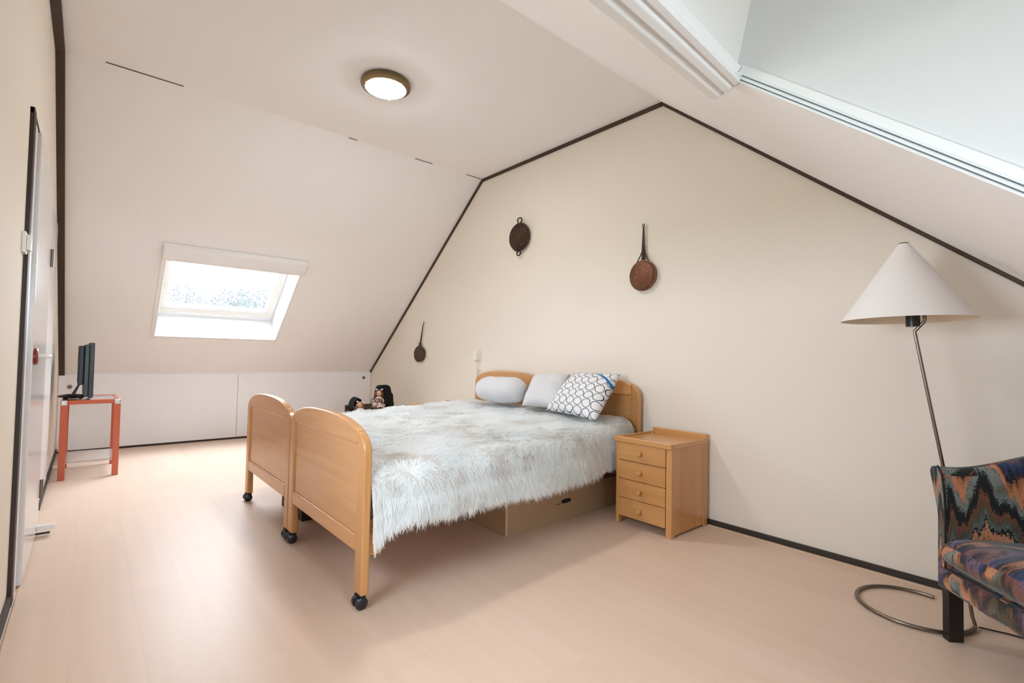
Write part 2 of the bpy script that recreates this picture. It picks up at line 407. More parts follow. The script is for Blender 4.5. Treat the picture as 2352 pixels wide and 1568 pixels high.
sbox(b, y0+.001, y1-.001, v0+.001, v0+.045, fo, fi); sbox(b, y0+.001, y0+.035, v0+.045, v1, fo, fi); sbox(b, y1-.035, y1-.001, v0+.045, v1, fo, fi); sbox(b, y0+.035, y1-.035, v1-.04, v1, fo, fi)
b.build('window_frame', M_white, sk, bevel=.003)
b = MB()   # sash
a0, a1, c0, c1 = y0+.040, y1-.040, v0+.052, v1-.045
sbox(b, a0, a1, c0, c0+.035, fo+.012, fi); sbox(b, a0, a0+.030, c0+.035, c1, fo+.012, fi); sbox(b, a1-.030, a1, c0+.035, c1, fo+.012, fi); sbox(b, a0+.03, a1-.03, c1-.03, c1, fo+.012, fi)
sash = b.build('sash', M_cream, sk, bevel=.004)
b = MB()
sbox(b, a0+.030, a1-.030, c0+.035, c0+.075, fo+.022, fi); sbox(b, a0+.030, a0+.046, c0+.075, c1-.03, fo+.022, fi); sbox(b, a1-.046, a1-.030, c0+.075, c1-.03, fo+.022, fi)
b.build('glazing_bead', M_white, sk, bevel=.002)
for yy in (a0+.12, a1-.16):
    MB().lathe([(.008, 0), (.008, .006), (.004, .010)], lp(yy, c0+.005, fo+.014), -NL, 12).build('screw_cap', M_white, sk)
b = MB(); sbox(b, a0+.046, a1-.046, c0+.075, c1-.03, fo+.045, fo+.049); b.build('pane', M_glass, sk)
bc = thing('roller_blind', 'white roller blind cassette across the top of the sloping roof window', 'blind', lp(1.02, 1.72, 0))
org = lp(1.02, 1.72, 0)
b = MB(); P = [(1.625, -.002), (1.625, -.045), (1.665, -.058), (1.775, -.052), (1.790, -.002)]
b.prism([lp(oy0-.034, v, o)-org for v, o in P], (0, oy1-oy0+.060, 0)); b.build('cassette', M_white, bc, bevel=.004)
for yy in (oy0-.040, oy1+.026): MB().prism([lp(yy, v, o)-org for v, o in P], (0, .006, 0)).build('end_cap', M_cream, bc)

# ------------------------------------------------------------------ dormer trims: pelmet cassette and side rail
pc = thing('blind_pelmet', 'long ribbed white blind pelmet along the upper edge of the roof opening', 'blind', (XO, .45, zr(XO)))
tr = Vector((1, 0, -SR))/nr     # down the right slope
def pp(s, o): return Vector((0, 0, 0)) + tr*s - NR*o
P = [(.020, -.004), (.018, -.013), (.006, -.017), (.002, -.013), (-.004, -.021), (-.017, -.026), (-.021, -.020), (-.033, -.029), (-.052, -.026), (-.064, -.004), (-.070, .052), (.0, .0)]
def swept(b, ya, yb):
    V = []
    for y in (ya, yb):
        e = xo(y); V += [(e+dx_-XO, y-.45, zr(e)+dz_-zr(XO)) for dx_, dz_ in P]
    n_ = len(P); return b.add(V, [tuple(range(n_))[::-1], tuple(range(n_, 2*n_))] + [(i, (i+1) % n_, n_+(i+1) % n_, n_+i) for i in range(n_)])
swept(MB(), YW+.002, YD-.008).build('pelmet_body', M_white, pc, bevel=.002, angle=25)
swept(MB(), YD-.008, YD-.002).build('pelmet_end', M_white, pc)
rl = thing('blind_rail', 'white double grooved aluminium rail down the edge of the roof opening', 'rail', (XO, YD, zr(XO)))
ln = (XR-XO-.02)*nr
def rbox(b, s0, s1, y0, y1, o0, o1):
    P = [tr*s0+Vector((0, y0, 0))-NR*o0, tr*s1+Vector((0, y0, 0))-NR*o0, tr*s1+Vector((0, y1, 0))-NR*o0, tr*s0+Vector((0, y1, 0))-NR*o0]
    return b.prism(P, -NR*(o1-o0))
b = MB(); rbox(b, .003, ln, -.012, -.001, -.0175, .0)
b.build('rail_profile', M_alu, rl)
b = MB(); rbox(b, .02, ln, -.0135, -.012, -.0062, -.0044); b.build('groove', M_slot, rl)
b = MB(); rbox(b, .02, ln, -.0135, -.012, -.0148, -.0128); b.build('groove', M_slot, rl)
b = MB(); rbox(b, .003, ln, -.006, -.001, -.036, -.0176); tb_ = struct(b.build('trim_10', M_white)); tb_.location = (XO, YD, zr(XO))

# ------------------------------------------------------------------ ceiling lamp
cl = thing('ceiling_lamp', 'round flush ceiling lamp with lit white glass dome and bronze rim', 'lamp', (-2.93, 1.40, ZC))
M_bronze = mat('dark bronze rim', (.22, .155, .08), .35, .85)
MB().lathe([(.135, 0), (.152, -.006), (.158, -.022), (.155, -.034), (.140, -.044), (.130, -.046)], res=56).build('rim', M_bronze, cl, smooth=True)
M_lit = mat('lit opal glass', (.9, .88, .84), .25, emis=((1, .99, .98), 64))
MB().lathe([(.130, -.042), (.128, -.046), (.115, -.053), (.09, -.060), (.05, -.065), (.0, -.067)], res=56).build('glass_dome', M_lit, cl, smooth=True)
for k in range(3):
    a = k*2*PI/3 + 2.5
    MB().tube([(.142*math.cos(a), .142*math.sin(a), -.042), (.136*math.cos(a), .136*math.sin(a), -.050), (.122*math.cos(a), .122*math.sin(a), -.054)], .004, 8).build('clip', M_bronze, cl)

# ------------------------------------------------------------------ beds
def se(t, n=2.5): return max(0, 1-abs(t)**n)**(1/n)
def board(parent, W, z_leg, z_rail0, z_rail1, z_in, z_sh, z_top, th, post=.068, caster=True, yo=0):
    """arched bed end; local x 0..W, y 0..th"""
    c = W/2
    def top(x): return z_sh + (z_top-z_sh)*se(min(1, abs(x-c)/c))
    def xs(a, b_, n): return [a+(b_-a)*i/n for i in range(n+1)]
    for side in (0, 1):
        q = [0, .001, .003, .006, .011, .018, .028, .04, .055, post]
        pts = [(x, top(x)) for x in q]
        pts = [(0, z_leg)] + pts + [(post, z_leg)]
        if side: pts = [(W-x, z) for x, z in pts]
        leg = MB().prism([(x, yo, z) for x, z in pts], (0, th, 0)).build('leg', M_wz, parent, bevel=.009, seg=4, angle=50)
        if caster:
            cx = post/2 if not side else W-post/2
            b = MB()
            b.lathe([(.010, -.012), (.010, .012)], (cx, yo+th/2, z_leg-.006), res=10)
            b.lathe([(.018, -.004), (.026, -.002), (.026, .0)], (cx, yo+th/2, z_leg), res=16)
            for s in (-1, 1):
                b.lathe([(.018, -.010), (.0245, -.006), (.0245, .006), (.018, .010)], (cx+s*.018, yo+th/2-.006, .0245), (1, 0, 0), 20)
            b.box((cx-.010, yo+th/2-.018, .018), (cx+.010, yo+th/2+.016, .05))
            b.build('caster', M_rub, leg, smooth=True)
    X = xs(post+.0008, W-post-.0008, 24)
    MB().prism([(x, yo, top(x)) for x in X] + [(W-post-.0008, yo, z_in), (post+.0008, yo, z_in)], (0, th, 0)).build('top_rail', M_wx, parent, bevel=.008, seg=4, angle=50)
    MB().box((post+.0008, yo, z_rail0), (W-post-.0008, yo+th, z_rail1)).build('bottom_rail', M_wx, parent, bevel=.006, seg=3)
    MB().box((post-.002, yo+.009, z_rail1-.004), (W-post+.002, yo+th-.009, z_in+.004)).build('panel', M_wx, parent)
BW = .930
def bed(loc, label, skew):
    t = thing('single_bed', label, 'bed', loc, group=None)
    foot = bpy.data.objects.new('footboard', None); link(foot, t)
    board(foot, BW, .055, .212, .278, .635, .600, .737, .036)
    head = bpy.data.objects.new('headboard', None); link(head, t); head.location = (skew, 2.03, 0)
    board(head, BW+.02, .055, .30, .37, .745, .74, .868, .034)
    for sx, xa_ in ((-1, .012), (1, BW-.034)):
        P = [(xa_, .034, .285), (xa_+.022, .034, .285), (xa_+.022+skew, 2.032, .285), (xa_+skew, 2.032, .285)]
        MB().box((xa_-.004, .034, .205), (xa_+.026, .085, .29)).build('corner_bracket', M_wz, t, bevel=.002)
        MB().prism(P, (0, 0, .06)).build('side_rail', M_wy, t, bevel=.003)
    P = [(.05, .05, .30), (BW-.05, .05, .30), (BW-.05+skew, 2.02, .30), (.05+skew, 2.02, .30)]
    MB().prism(P, (0, 0, .02)).build('slat_base', M_wx, t)
    return t
SK = -.168
FY = .830
bed((-3.702, FY, 0), 'left one of the two pushed together beech single beds, nearer the roof window', SK)
bed((-2.768, FY, 0), 'right one of the two pushed together beech single beds, next to the drawer chest', SK)
for i, x in enumerate((-3.702, -2.768)):
    P = [(x+.03, FY+.05, .322), (x+BW-.03, FY+.05, .322), (x+BW-.03+SK, FY+2.01, .322), (x+.03+SK, FY+2.01, .322)]
    o = MB().prism(P, (0, 0, .17)).build('mattress', M_mattress, bevel=.03, seg=3)
    tag(o, ['mattress under the fur throw on the left single bed', 'mattress under the fur throw on the right single bed'][i], 'mattress')

# ------------------------------------------------------------------ fur throw
def fur_mats():
    def mk(name, stops):
        m = mat(name, (.8, .8, .8), .7, spec=.25, sheen=.3); nt = m.node_tree; b = nt.nodes['Principled BSDF']
        t = N(nt, 'ShaderNodeTexCoord'); n = N(nt, 'ShaderNodeTexNoise'); n.inputs['Scale'].default_value = 4.5; n.inputs['Detail'].default_value = 5; n.inputs['Roughness'].default_value = .65
        nt.links.new(t.outputs['Object'], n.inputs['Vector']); cc = ramp(nt, n.outputs['Fac'], stops); nt.links.new(cc, b.inputs['Base Color'])
        if 'strand' in name:
            tl = N(nt, 'ShaderNodeBsdfTranslucent'); nt.links.new(cc, tl.inputs[0]); ms = N(nt, 'ShaderNodeMixShader'); ms.inputs[0].default_value = .5
            out = nt.nodes['Material Output']; nt.links.new(b.outputs[0], ms.inputs[1]); nt.links.new(tl.outputs[0], ms.inputs[2]); nt.links.new(ms.outputs[0], out.inputs[0])
        return m
    return (mk('fur base', [(.4, (.52, .50, .48)), (.6, (.72, .74, .75))]),  # base darker than the strands: shade deep in the pile put into its colour
            mk('fur strands', [(.36, (.84, .825, .805)), (.47, (.93, .95, .95)), (.66, (.96, .98, .99))]))
M_fur0, M_fur1 = fur_mats()
def build_throw():
    rng = np.random.default_rng(3)
    ys = np.linspace(FY+.037, 2.812, 100)
    NU = 150
    def zb_right(y): return np.interp(y, [.87, .93, 1.02, 1.5, 1.92, 2.32, 2.8], [.300, .325, .340, .330, .318, .315, .32])
    G = np.zeros((len(ys), NU, 3))
    for i, y in enumerate(ys):
        sk_ = SK*(y-FY)/2.03
        xl = -3.735+sk_; xr = -1.792+sk_ - .046*np.clip((1.06-y)/.18, 0, 1) - .035*np.clip((y-2.2)/.2, 0, 1)
        zt = np.interp(y, [.87, 1.3, 2.3, 2.8], [.528, .535, .560, .585])
        zr_, zl_ = zb_right(y), .36
        r = .075
        P = [(xl-.02, zl_), (xl, zt-r)] + [(xl+r-r*math.cos(a), zt-r+r*math.sin(a)) for a in np.linspace(.2, PI/2, 6)]
        P += [(xr-r+r*math.sin(a), zt-r+r*math.cos(a)) for a in np.linspace(0, PI/2-.2, 6)] + [(xr+.004, zt-r-.02), (xr+.018, (zt+zr_)/2-.03), (xr+.022, zr_)]
        P = np.array(P); s = np.r_[0, np.cumsum(np.hypot(*np.diff(P, axis=0).T))]
        u = np.linspace(0, s[-1], NU)
        G[i, :, 0] = np.interp(u, s, P[:, 0]); G[i, :, 1] = y; G[i, :, 2] = np.interp(u, s, P[:, 1])
    # soft lumps
    X, Y, Z = G[..., 0], G[..., 1], G[..., 2]
    l = .006*np.sin(X*7+2*np.sin(Y*4))*np.cos(Y*9+np.sin(X*6)) + .004*np.sin(X*19+Y*5)*np.sin(Y*17)
    G[..., 2] += np.where(Z > .48, l, 0); G[..., 0] += np.where((Z < .48) & (X > -2.5), np.minimum(.010*np.sin(Y*11)*(Y < 2.25)*(.5-Z)*4, .01), 0)
    # the corner by the foot post hangs lower in a point
    c = (X > -2.2) & (Y < 1.0); k = np.where(c, np.clip((1.0-Y)/.13, 0, 1)*np.clip((.45-Z)/.2, 0, 1), 0)
    G[..., 2] -= .065*k*k; G[..., 0] -= .0*k
    nI, nJ = G.shape[:2]
    V = G.reshape(-1, 3)
    ii, jj = np.meshgrid(np.arange(nI-1), np.arange(nJ-1), indexing='ij'); a = (ii*nJ+jj).ravel()
    quads = np.stack([a, a+1, a+nJ+1, a+nJ], 1)
    me0v = V; 
    # strands
    dU = G[:, 1:, :]-G[:, :-1, :]; 
    Nn = 135000
    A = np.zeros((nI-1, nJ-1)); e1 = G[1:, :-1]-G[:-1, :-1]; e2 = G[:-1, 1:]-G[:-1, :-1]
    nrm = np.cross(e1, e2); A = np.linalg.norm(nrm, axis=2); nrm = nrm/A[..., None]
    if nrm[nI//2, nJ//2, 2] < 0: nrm = -nrm
    xc = G[:-1, :-1, 0]; dens = A*np.where(xc > -2.6, 1.5, .9)*np.where(nrm[..., 0] < -.4, .5, 1)
    # extra fringe along the lower right hem and by the headboard
    dens[:, -4:] *= 2.2; dens[:4, :] *= 1.6
    p = (dens/dens.sum()).ravel(); idx = rng.choice(len(p), Nn, p=p); I, J = np.unravel_index(idx, dens.shape)
    fu, fv = rng.random(Nn)[:, None], rng.random(Nn)[:, None]
    root = G[I, J] + e1[I, J]*fu + e2[I, J]*fv; n = nrm[I, J]
    x, y, z = root.T
    # combed direction field
    ang = 2.2*np.sin(x*3.1+y*1.7)+1.6*np.sin(y*4.3-x*2.0)+1.1*np.sin(x*9+y*7)+rng.normal(0, .45, Nn)-.5
    d = np.stack([np.cos(ang), np.sin(ang), np.zeros(Nn)], 1)
    side = np.clip(1-n[:, 2], 0, 1)[:, None]
    down = np.stack([.15*rng.normal(size=Nn), .35*np.sin(y*7+z*9)+.3*rng.normal(size=Nn), -np.ones(Nn)], 1)
    d = d*(1-side)*.9 + down*side*1.2
    d -= n*(d*n).sum(1)[:, None]; d /= np.linalg.norm(d, axis=1)[:, None]
    Ls = rng.uniform(.032, .060, Nn)*np.where((x > -2.0) & (y > 2.38), .6, 1)
    lift = rng.uniform(.15, .55, Nn)
    wd = rng.uniform(.0011, .0023, Nn)
    sd = np.cross(d, n); sd /= np.linalg.norm(sd, axis=1)[:, None]
    bend = rng.normal(0, .18, Nn)
    cell = .022; cx_, cy_, cz_ = np.floor(x/cell), np.floor(y/cell), np.floor(z/cell)
    h1 = np.modf(np.abs(np.sin(cx_*12.9898+cy_*78.233+cz_*37.719))*43758.5453)[0]; h2 = np.modf(h1*917.3)[0]; h3 = np.modf(h2*531.7)[0]
    jit = (np.stack([h1, h2, h3], 1)-.5)*.65
    cc_ = (np.stack([cx_, cy_, cz_], 1)+.5)*cell; pull = (cc_-root)*.55
    nf = np.where((y < FY+.11), .18, 1.); d[:, 1] = np.where(y < FY+.11, np.abs(d[:, 1])*.15, d[:, 1]); jit[:, 1] = jit[:, 1]*nf
    d = d + jit; d -= n*(d*n).sum(1)[:, None]*.7; d /= np.linalg.norm(d, axis=1)[:, None]
    pts = []
    for t, wf_ in ((0, 1), (.4, .9), (.75, .6), (1, 0)):
        c_ = root + d*(Ls*t)[:, None] + n*(Ls*lift*(t-.45*t*t))[:, None] + sd*(Ls*bend*t*t)[:, None]
        c_ = c_ + pull*t; c_[:, 1] = np.maximum(c_[:, 1], FY+.0365); c_[:, 2] -= Ls*.18*t*t
        pts.append(c_) if wf_ == 0 else pts.extend([c_-sd*(wd*wf_)[:, None], c_+sd*(wd*wf_)[:, None]])
    S = np.stack(pts, 1)                # N,7,3
    base = len(V) + np.arange(Nn)*7
    q1 = np.stack([base, base+1, base+3, base+2], 1); q2 = np.stack([base+2, base+3, base+5, base+4], 1); t3 = np.stack([base+4, base+5, base+6], 1)
    allV = np.concatenate([V, S.reshape(-1, 3)])
    Q = np.concatenate([quads, q1, q2]); nq, ntr = len(Q), len(t3)
    loops = np.concatenate([Q.ravel(), t3.ravel()]).astype(np.int32)
    starts = np.concatenate([np.arange(nq)*4, nq*4+np.arange(ntr)*3]).astype(np.int32)
    me = bpy.data.meshes.new('fur_throw'); me.vertices.add(len(allV)); me.vertices.foreach_set('co', allV.astype(np.float32).ravel())
    me.loops.add(len(loops)); me.loops.foreach_set('vertex_index', loops)
    me.polygons.add(nq+ntr); me.polygons.foreach_set('loop_start', starts)
    mi = np.ones(nq+ntr, np.int32); mi[:len(quads)] = 0
    me.update(calc_edges=True)
    me.materials.append(M_fur0); me.materials.append(M_fur1)
    me.polygons.foreach_set('material_index', mi)
    me.polygons.foreach_set('use_smooth', np.ones(nq+ntr, bool))
    me.validate(); me.update()
    o = bpy.data.objects.new('fur_throw', me); COL.objects.link(o)
    tag(o, 'shaggy pale grey and white fur throw spread over both beds', 'blanket')
build_throw()

# ------------------------------------------------------------------ pillows
def circles_mat():
    m = mat('white cotton with black circles', (.8, .8, .8), .85, spec=.2); nt = m.node_tree; b = nt.nodes['Principled BSDF']
    t = N(nt, 'ShaderNodeTexCoord'); s = N(nt, 'ShaderNodeSeparateXYZ'); nt.links.new(t.outputs['UV'], s.inputs[0])
    n = N(nt, 'ShaderNodeTexNoise'); n.inputs['Scale'].default_value = 3; nt.links.new(t.outputs['UV'], n.inputs['Vector'])
    nx = N(nt, 'ShaderNodeSeparateColor'); nt.links.new(n.outputs['Color'], nx.inputs[0])
    U = math_n(nt, 'ADD', math_n(nt, 'MULTIPLY', s.outputs['X'], 6.6), math_n(nt, 'MULTIPLY', math_n(nt, 'SUBTRACT', nx.outputs[0], .5), .35))
    V = math_n(nt, 'ADD', math_n(nt, 'MULTIPLY', s.outputs['Y'], 6.2), math_n(nt, 'MULTIPLY', math_n(nt, 'SUBTRACT', nx.outputs[1], .5), .35))
    row = math_n(nt, 'FLOOR', V); Us = math_n(nt, 'ADD', U, math_n(nt, 'MULTIPLY', row, .22))
    fx = math_n(nt, 'SUBTRACT', math_n(nt, 'FRACT', Us), .5); fy = math_n(nt, 'SUBTRACT', math_n(nt, 'FRACT', V), .5)
    d = math_n(nt, 'SQRT', math_n(nt, 'ADD', math_n(nt, 'MULTIPLY', fx, fx), math_n(nt, 'MULTIPLY', fy, fy)))
    ring = math_n(nt, 'LESS_THAN', math_n(nt, 'ABSOLUTE', math_n(nt, 'SUBTRACT', d, .45)), .033)
    # blue arc
    ax = math_n(nt, 'SUBTRACT', s.outputs['X'], .45); ay = math_n(nt, 'SUBTRACT', s.outputs['Y'], .20)
    ad = math_n(nt, 'SQRT', math_n(nt, 'ADD', math_n(nt, 'MULTIPLY', ax, ax), math_n(nt, 'MULTIPLY', ay, ay)))
    arc = math_n(nt, 'MULTIPLY', math_n(nt, 'LESS_THAN', math_n(nt, 'ABSOLUTE', math_n(nt, 'SUBTRACT', ad, .74)), math_n(nt, 'ADD', .006, math_n(nt, 'MULTIPLY', math_n(nt, 'MAXIMUM', ax, 0), .03))), math_n(nt, 'GREATER_THAN', ay, .2))
    m1 = N(nt, 'ShaderNodeMix', data_type='RGBA'); nt.links.new(ring, m1.inputs[0]); m1.inputs[6].default_value = (.72, .73, .75, 1); m1.inputs[7].default_value = (.02, .02, .03, 1)
    m2 = N(nt, 'ShaderNodeMix', data_type='RGBA'); nt.links.new(arc, m2.inputs[0]); nt.links.new(m1.outputs[2], m2.inputs[6]); m2.inputs[7].default_value = (.02, .17, .42, 1)
    nt.links.new(m2.outputs[2], b.inputs['Base Color']); return m
def cushion(name, corners, th, m, label, wr=.006, seed=1, pin=.06):
    TLc, TRc, BRc, BLc = map(Vector, corners); n = 28; rnd = random.Random(seed)
    nv = (TRc-TLc).cross(BLc-TLc).normalized()
    V = []; uv = []; Fs = []
    for s in (1, -1):
        for i in range(n+1):
            for j in range(n+1):
                u, v = i/n*2-1, j/n*2-1
                pu = u*(1-pin*(1-v*v)*abs(u)**3*.9); pv = v*(1-pin*(1-u*u)*abs(v)**3*.9)
                a, c = (pu+1)/2, (pv+1)/2
                P = (BLc*(1-a)+BRc*a)*(1-c) + (TLc*(1-a)+TRc*a)*c
                h = (max(0, 1-abs(u)**2.6)*max(0, 1-abs(v)**2.6))**.5
                q = th/2*h + wr*math.sin(5*u+3*v+seed)*math.sin(4*v-2*u)*h + wr*.5*math.sin(13*u*v+seed)*h
                V.append(P + nv*q*s); uv.append(((u+1)/2, (v+1)/2))
    w_ = n+1
    for s in range(2):
        o_ = s*w_*w_
        Fs += [(o_+i*w_+j, o_+i*w_+j+1, o_+(i+1)*w_+j+1, o_+(i+1)*w_+j) for i in range(n) for j in range(n)]
    me = bpy.data.meshes.new(name); me.from_pydata([tuple(v) for v in V], [], Fs)
    ul = me.uv_layers.new(name='UVMap')
    for lo in me.loops: ul.data[lo.index].uv = uv[lo.vertex_index]
    bm = bmesh.new(); bm.from_mesh(me); bmesh.ops.remove_doubles(bm, verts=bm.verts, dist=1e-4); bmesh.ops.recalc_face_normals(bm, faces=bm.faces); bm.to_mesh(me); bm.free()
    for p in me.polygons: p.use_smooth = True
    me.materials.append(m); o = bpy.data.objects.new(name, me); COL.objects.link(o)
    return tag(o, label, 'pillow')
# bolster
b = MB(); n = 30; res = 36; prof_ = []
for i in range(n+1):
    t = -1+2*i/n; prof_.append((.113*max(0, 1-abs(t)**4.2)**(1/2.6), t*.268))
V0 = MB().lathe(prof_, (0, 0, 0), (1, 0, 0), res)
vs = []
for v in V0.v:
    q = .004*math.sin(v.x*30)*math.sin(v.z*25+v.x*9); vs.append(Vector((v.x, v.y*1.05+q, v.z*(.97)+q)))
bo = mesh_obj('bolster_pillow', vs, V0.f, M_pillow, smooth=True, loc=(-3.205, 2.640, .718)); bo.rotation_euler = (0, -.02, .05)
for p in bo.data.polygons: p.use_smooth = True
tag(bo, 'plump white bolster pillow with rounded ends, leftmost on the beds', 'pillow')
cushion('cushion', [(-2.955, 2.80, .855), (-2.575, 2.80, .872), (-2.475, 2.60, .632), (-2.895, 2.60, .615)], .15, M_pillow, 'plain white square cushion between the bolster and the circle patterned cushion', seed=2)
cushion('cushion', [(-2.515, 2.78, .885), (-2.065, 2.76, .895), (-2.035, 2.46, .600), (-2.625, 2.60, .605)], .15, circles_mat(), 'white cushion with black circle outlines and a blue arc', seed=5)

# ------------------------------------------------------------------ chest of drawers by the bed
def nightstand(loc, label):
    t = thing('drawer_chest', label, 'chest of drawers', loc)   # local x 0..W, y 0..Dp (front at 0), z up
    W, Dp, H = .380, .405, .498
    b = MB(); b.box((.0, .012, .012), (.016, Dp, H)); b.box((W-.016, .040, .012), (W-.002, Dp-.03, H)); b.box((.016, Dp-.012, .03), (W-.016, Dp, H)); b.box((.016, .02, .045), (W-.016, Dp, .058))
    b.build('body', M_wz, t, bevel=.002)
    for q in ((0, .0, .022, .03), (W-.036, .0, W, .040)):
        MB().box((q[0], q[1], 0), (q[2], q[3], H)).build('post', M_wz, t, bevel=.003)
    MB().box((W-.018, Dp-.05, 0), (W, Dp, H+.028)).build('post', M_wz, t, bevel=.006)
    MB().box((0, Dp-.05, 0), (.018, Dp, H+.02)).build('post', M_wz, t, bevel=.006)
    MB().box((-.002, .0, H), (W-.004, Dp-.012, H+.012)).build('top', M_wy, t)
    b = MB(); b.box((-.008, -.016, H-.004), (W+.006, .004, H+.030)); b.build('front_lip', M_wx, t, bevel=.007, seg=3)
    for q0, q1 in ((-.006, .008), (W-.010, W+.004)): MB().box((q0, .004, H-.004), (q1, Dp-.02, H+.026)).build('side_lip', M_wy, t, bevel=.005, seg=3)
    MB().box((-.004, Dp-.016, H), (W+.002, Dp+.002, H+.052)).build('back_lip', M_wx, t, bevel=.008, seg=3)
    z0, hgt = .052, .1085
    for k in range(4):
        z = z0 + k*(hgt+.0035)
        dw = MB().box((.0225, -.004, z), (W-.038, .016, z+hgt)).build('drawer', M_wx, t, bevel=.0015)
        MB().lathe([(.009, 0), (.008, .008), (.010, .012), (.0155, .016), (.0165, .022), (.013, .028), (.004, .031)], (.178, -.004, z+hgt*.5), (0, -1, 0), 24).build('knob', M_wz, dw, smooth=True)
    return t
nightstand((-1.888, 2.486, 0), 'small beech chest of four drawers between the right bed and the wall')
ns2 = nightstand((-4.428, 2.500, 0), 'beech bedside chest almost hidden behind the left bed, only its top showing'); ns2.scale = (1, 1, .955)

# ------------------------------------------------------------------ things under the bed
sb = thing('storage_box', 'plain brown cardboard box with an oval hand hole under the right bed', 'box', (-2.11, 1.79, 0))
b = MB(); b.box((-.55, 0, 0), (0, 1.0, .19)); body = b.build('box_body', M_box, sb, bevel=.002)
MB().box((-.56, -.004, .19), (.004, 1.004, .196)).build('lid', M_box, sb)
M_hole = mat('dark cut-out', (.01, .008, .006), .9)
pts = []
for k in range(24):
    a = 2*PI*k/24; pts.append((.0, .49+.042*math.copysign(abs(math.cos(a))**.6, math.cos(a))+.0, .112+.013*math.copysign(abs(math.sin(a))**.8, math.sin(a))))
MB().prism(pts, (.0018, 0, 0)).build('hand_hole', M_hole, sb)
MB().box((-.001, .40, .100), (.001, .445, .103)).build('flap_cut', M_hole, sb)
MB().box((0, 0, 0), (.002, .012, .19)).build('corner_seam', mat('pale card edge', (.62, .47, .32), .8), sb)
def pattern_mat():
    m = mat('black and white print', (.1, .1, .1), .7); nt = m.node_tree; b = nt.nodes['Principled BSDF']
    t = N(nt, 'ShaderNodeTexCoord'); v = N(nt, 'ShaderNodeTexVoronoi', feature='DISTANCE_TO_EDGE'); v.inputs['Scale'].default_value = 22; nt.links.new(t.outputs['Object'], v.inputs['Vector'])
    nt.links.new(ramp(nt, v.outputs[0], [(.0, (.75, .74, .72)), (.1, (.75, .74, .72)), (.14, (.02, .02, .03))]), b.inputs['Base Color']); return m
pb = thing('patterned_box', 'dark box with a black and white patterned lid under the left bed', 'box', (-3.03, .99, 0))
MB().box((-.40, 0, 0), (0, .55, .075)).build('box_body', mat('dark brown box', (.02, .012, .01), .6), pb, bevel=.003)
MB().box((-.405, -.004, .075), (.004, .554, .15)).build('lid', pattern_mat(), pb, bevel=.004)

# ------------------------------------------------------------------ pans on the gable wall
def pan_mat(name, c1, c2):
    m = mat(name, c1, .42, .75); nt = m.node_tree; b = nt.nodes['Principled BSDF']
    t = N(nt, 'ShaderNodeTexCoord'); n = N(nt, 'ShaderNodeTexNoise'); n.inputs['Scale'].default_value = 9; nt.links.new(t.outputs['Object'], n.inputs['Vector'])
    v = N(nt, 'ShaderNodeTexVoronoi'); v.inputs['Scale'].default_value = 38; nt.links.new(t.outputs['Object'], v.inputs['Vector'])
    c = ramp(nt, n.outputs['Fac'], [(.35, c1), (.65, c2)]); mx = N(nt, 'ShaderNodeMix', data_type='RGBA')
    nt.links.new(math_n(nt, 'MULTIPLY', math_n(nt, 'LESS_THAN', v.outputs['Distance'], .17), .5), mx.inputs[0]); nt.links.new(c, mx.inputs[6]); mx.inputs[7].default_value = (.45, .36, .28, 1)
    nt.links.new(mx.outputs[2], b.inputs['Base Color'])
    q = N(nt, 'ShaderNodeBump'); q.inputs['Strength'].default_value = .4; q.inputs['Distance'].default_value = .004; nt.links.new(n.outputs['Fac'], q.inputs['Height']); nt.links.new(q.outputs['Normal'], b.inputs['Normal'])
    return m
M_pan1 = pan_mat('dark copper', (.045, .028, .018), (.085, .045, .028))
M_pan2 = pan_mat('reddish copper', (.13, .055, .032), (.20, .085, .05))
M_pan3 = mat('dark brown iron', (.075, .05, .03), .55, .5)
p1 = thing('copper_pan', 'round dark copper pan with a loop handle above and below, on the gable wall', 'pan', (-3.292, D, 2.068))
prof_ = [(.100, -.002), (.118, -.010), (.128, -.026), (.128, -.034), (.122, -.036), (.118, -.050), (.085, -.056), (.04, -.058), (.0, -.058)]
MB().lathe([(r, -h) for r, h in prof_], (0, 0, 0), (0, -1, 0), 48).build('pan_body', M_pan1, p1, smooth=True)
def loop(cx, cz, s, r=.028):
    return [(cx + r*math.sin(a)*(1-.25*math.cos(a)), -.030, cz + s*(r-r*math.cos(a))) for a in [i*2*PI/20 for i in range(20)]]
MB().tube(loop(.0, .118, 1), .0055, 8, closed=True).build('loop_handle', M_iron, p1, smooth=True)
MB().tube(loop(-.005, -.118, -1, .024), .0055, 8, closed=True).build('loop_handle', M_iron, p1, smooth=True)
p2 = thing('copper_skillet', 'long handled skillet with reddish copper face hanging mid gable wall', 'pan', (-1.995, D, 1.578))
prof_ = [(.07, 0), (.095, .006), (.107, .020), (.107, .028), (.100, .030), (.094, .040), (.060, .043), (.0, .044)]
MB().lathe(prof_, (0, 0, 0), (0, -1, 0), 48).build('pan_body', M_pan2, p2, smooth=True)
b = MB(); H = [(.100, .013), (.17, .012), (.25, .008), (.31, .0055), (.345, .004)]
pts = [(w_, -.016, z) for z, w_ in H]+[(-w_, -.016, z) for z, w_ in H[::-1]]
b.prism(pts, (0, -.007, 0)); b.tube([(.008*math.sin(a), -.02, .352+.008*math.cos(a)) for a in [i*2*PI/14 for i in range(14)]], .0028, 8, closed=True)
b.build('handle', M_iron, p2)
for s in (-1, 1):
    MB().tube([(s*.006, -.020, .175), (s*.022, -.022, .140), (s*.045, -.024, .100), (s*.062, -.024, .080)], .0035, 8).build('brace', M_iron, p2, smooth=True)
p3 = thing('small_ladle_pan', 'small dark iron pan with a long thin handle, nearest the left slope', 'pan', (-5.005, D, 1.005))
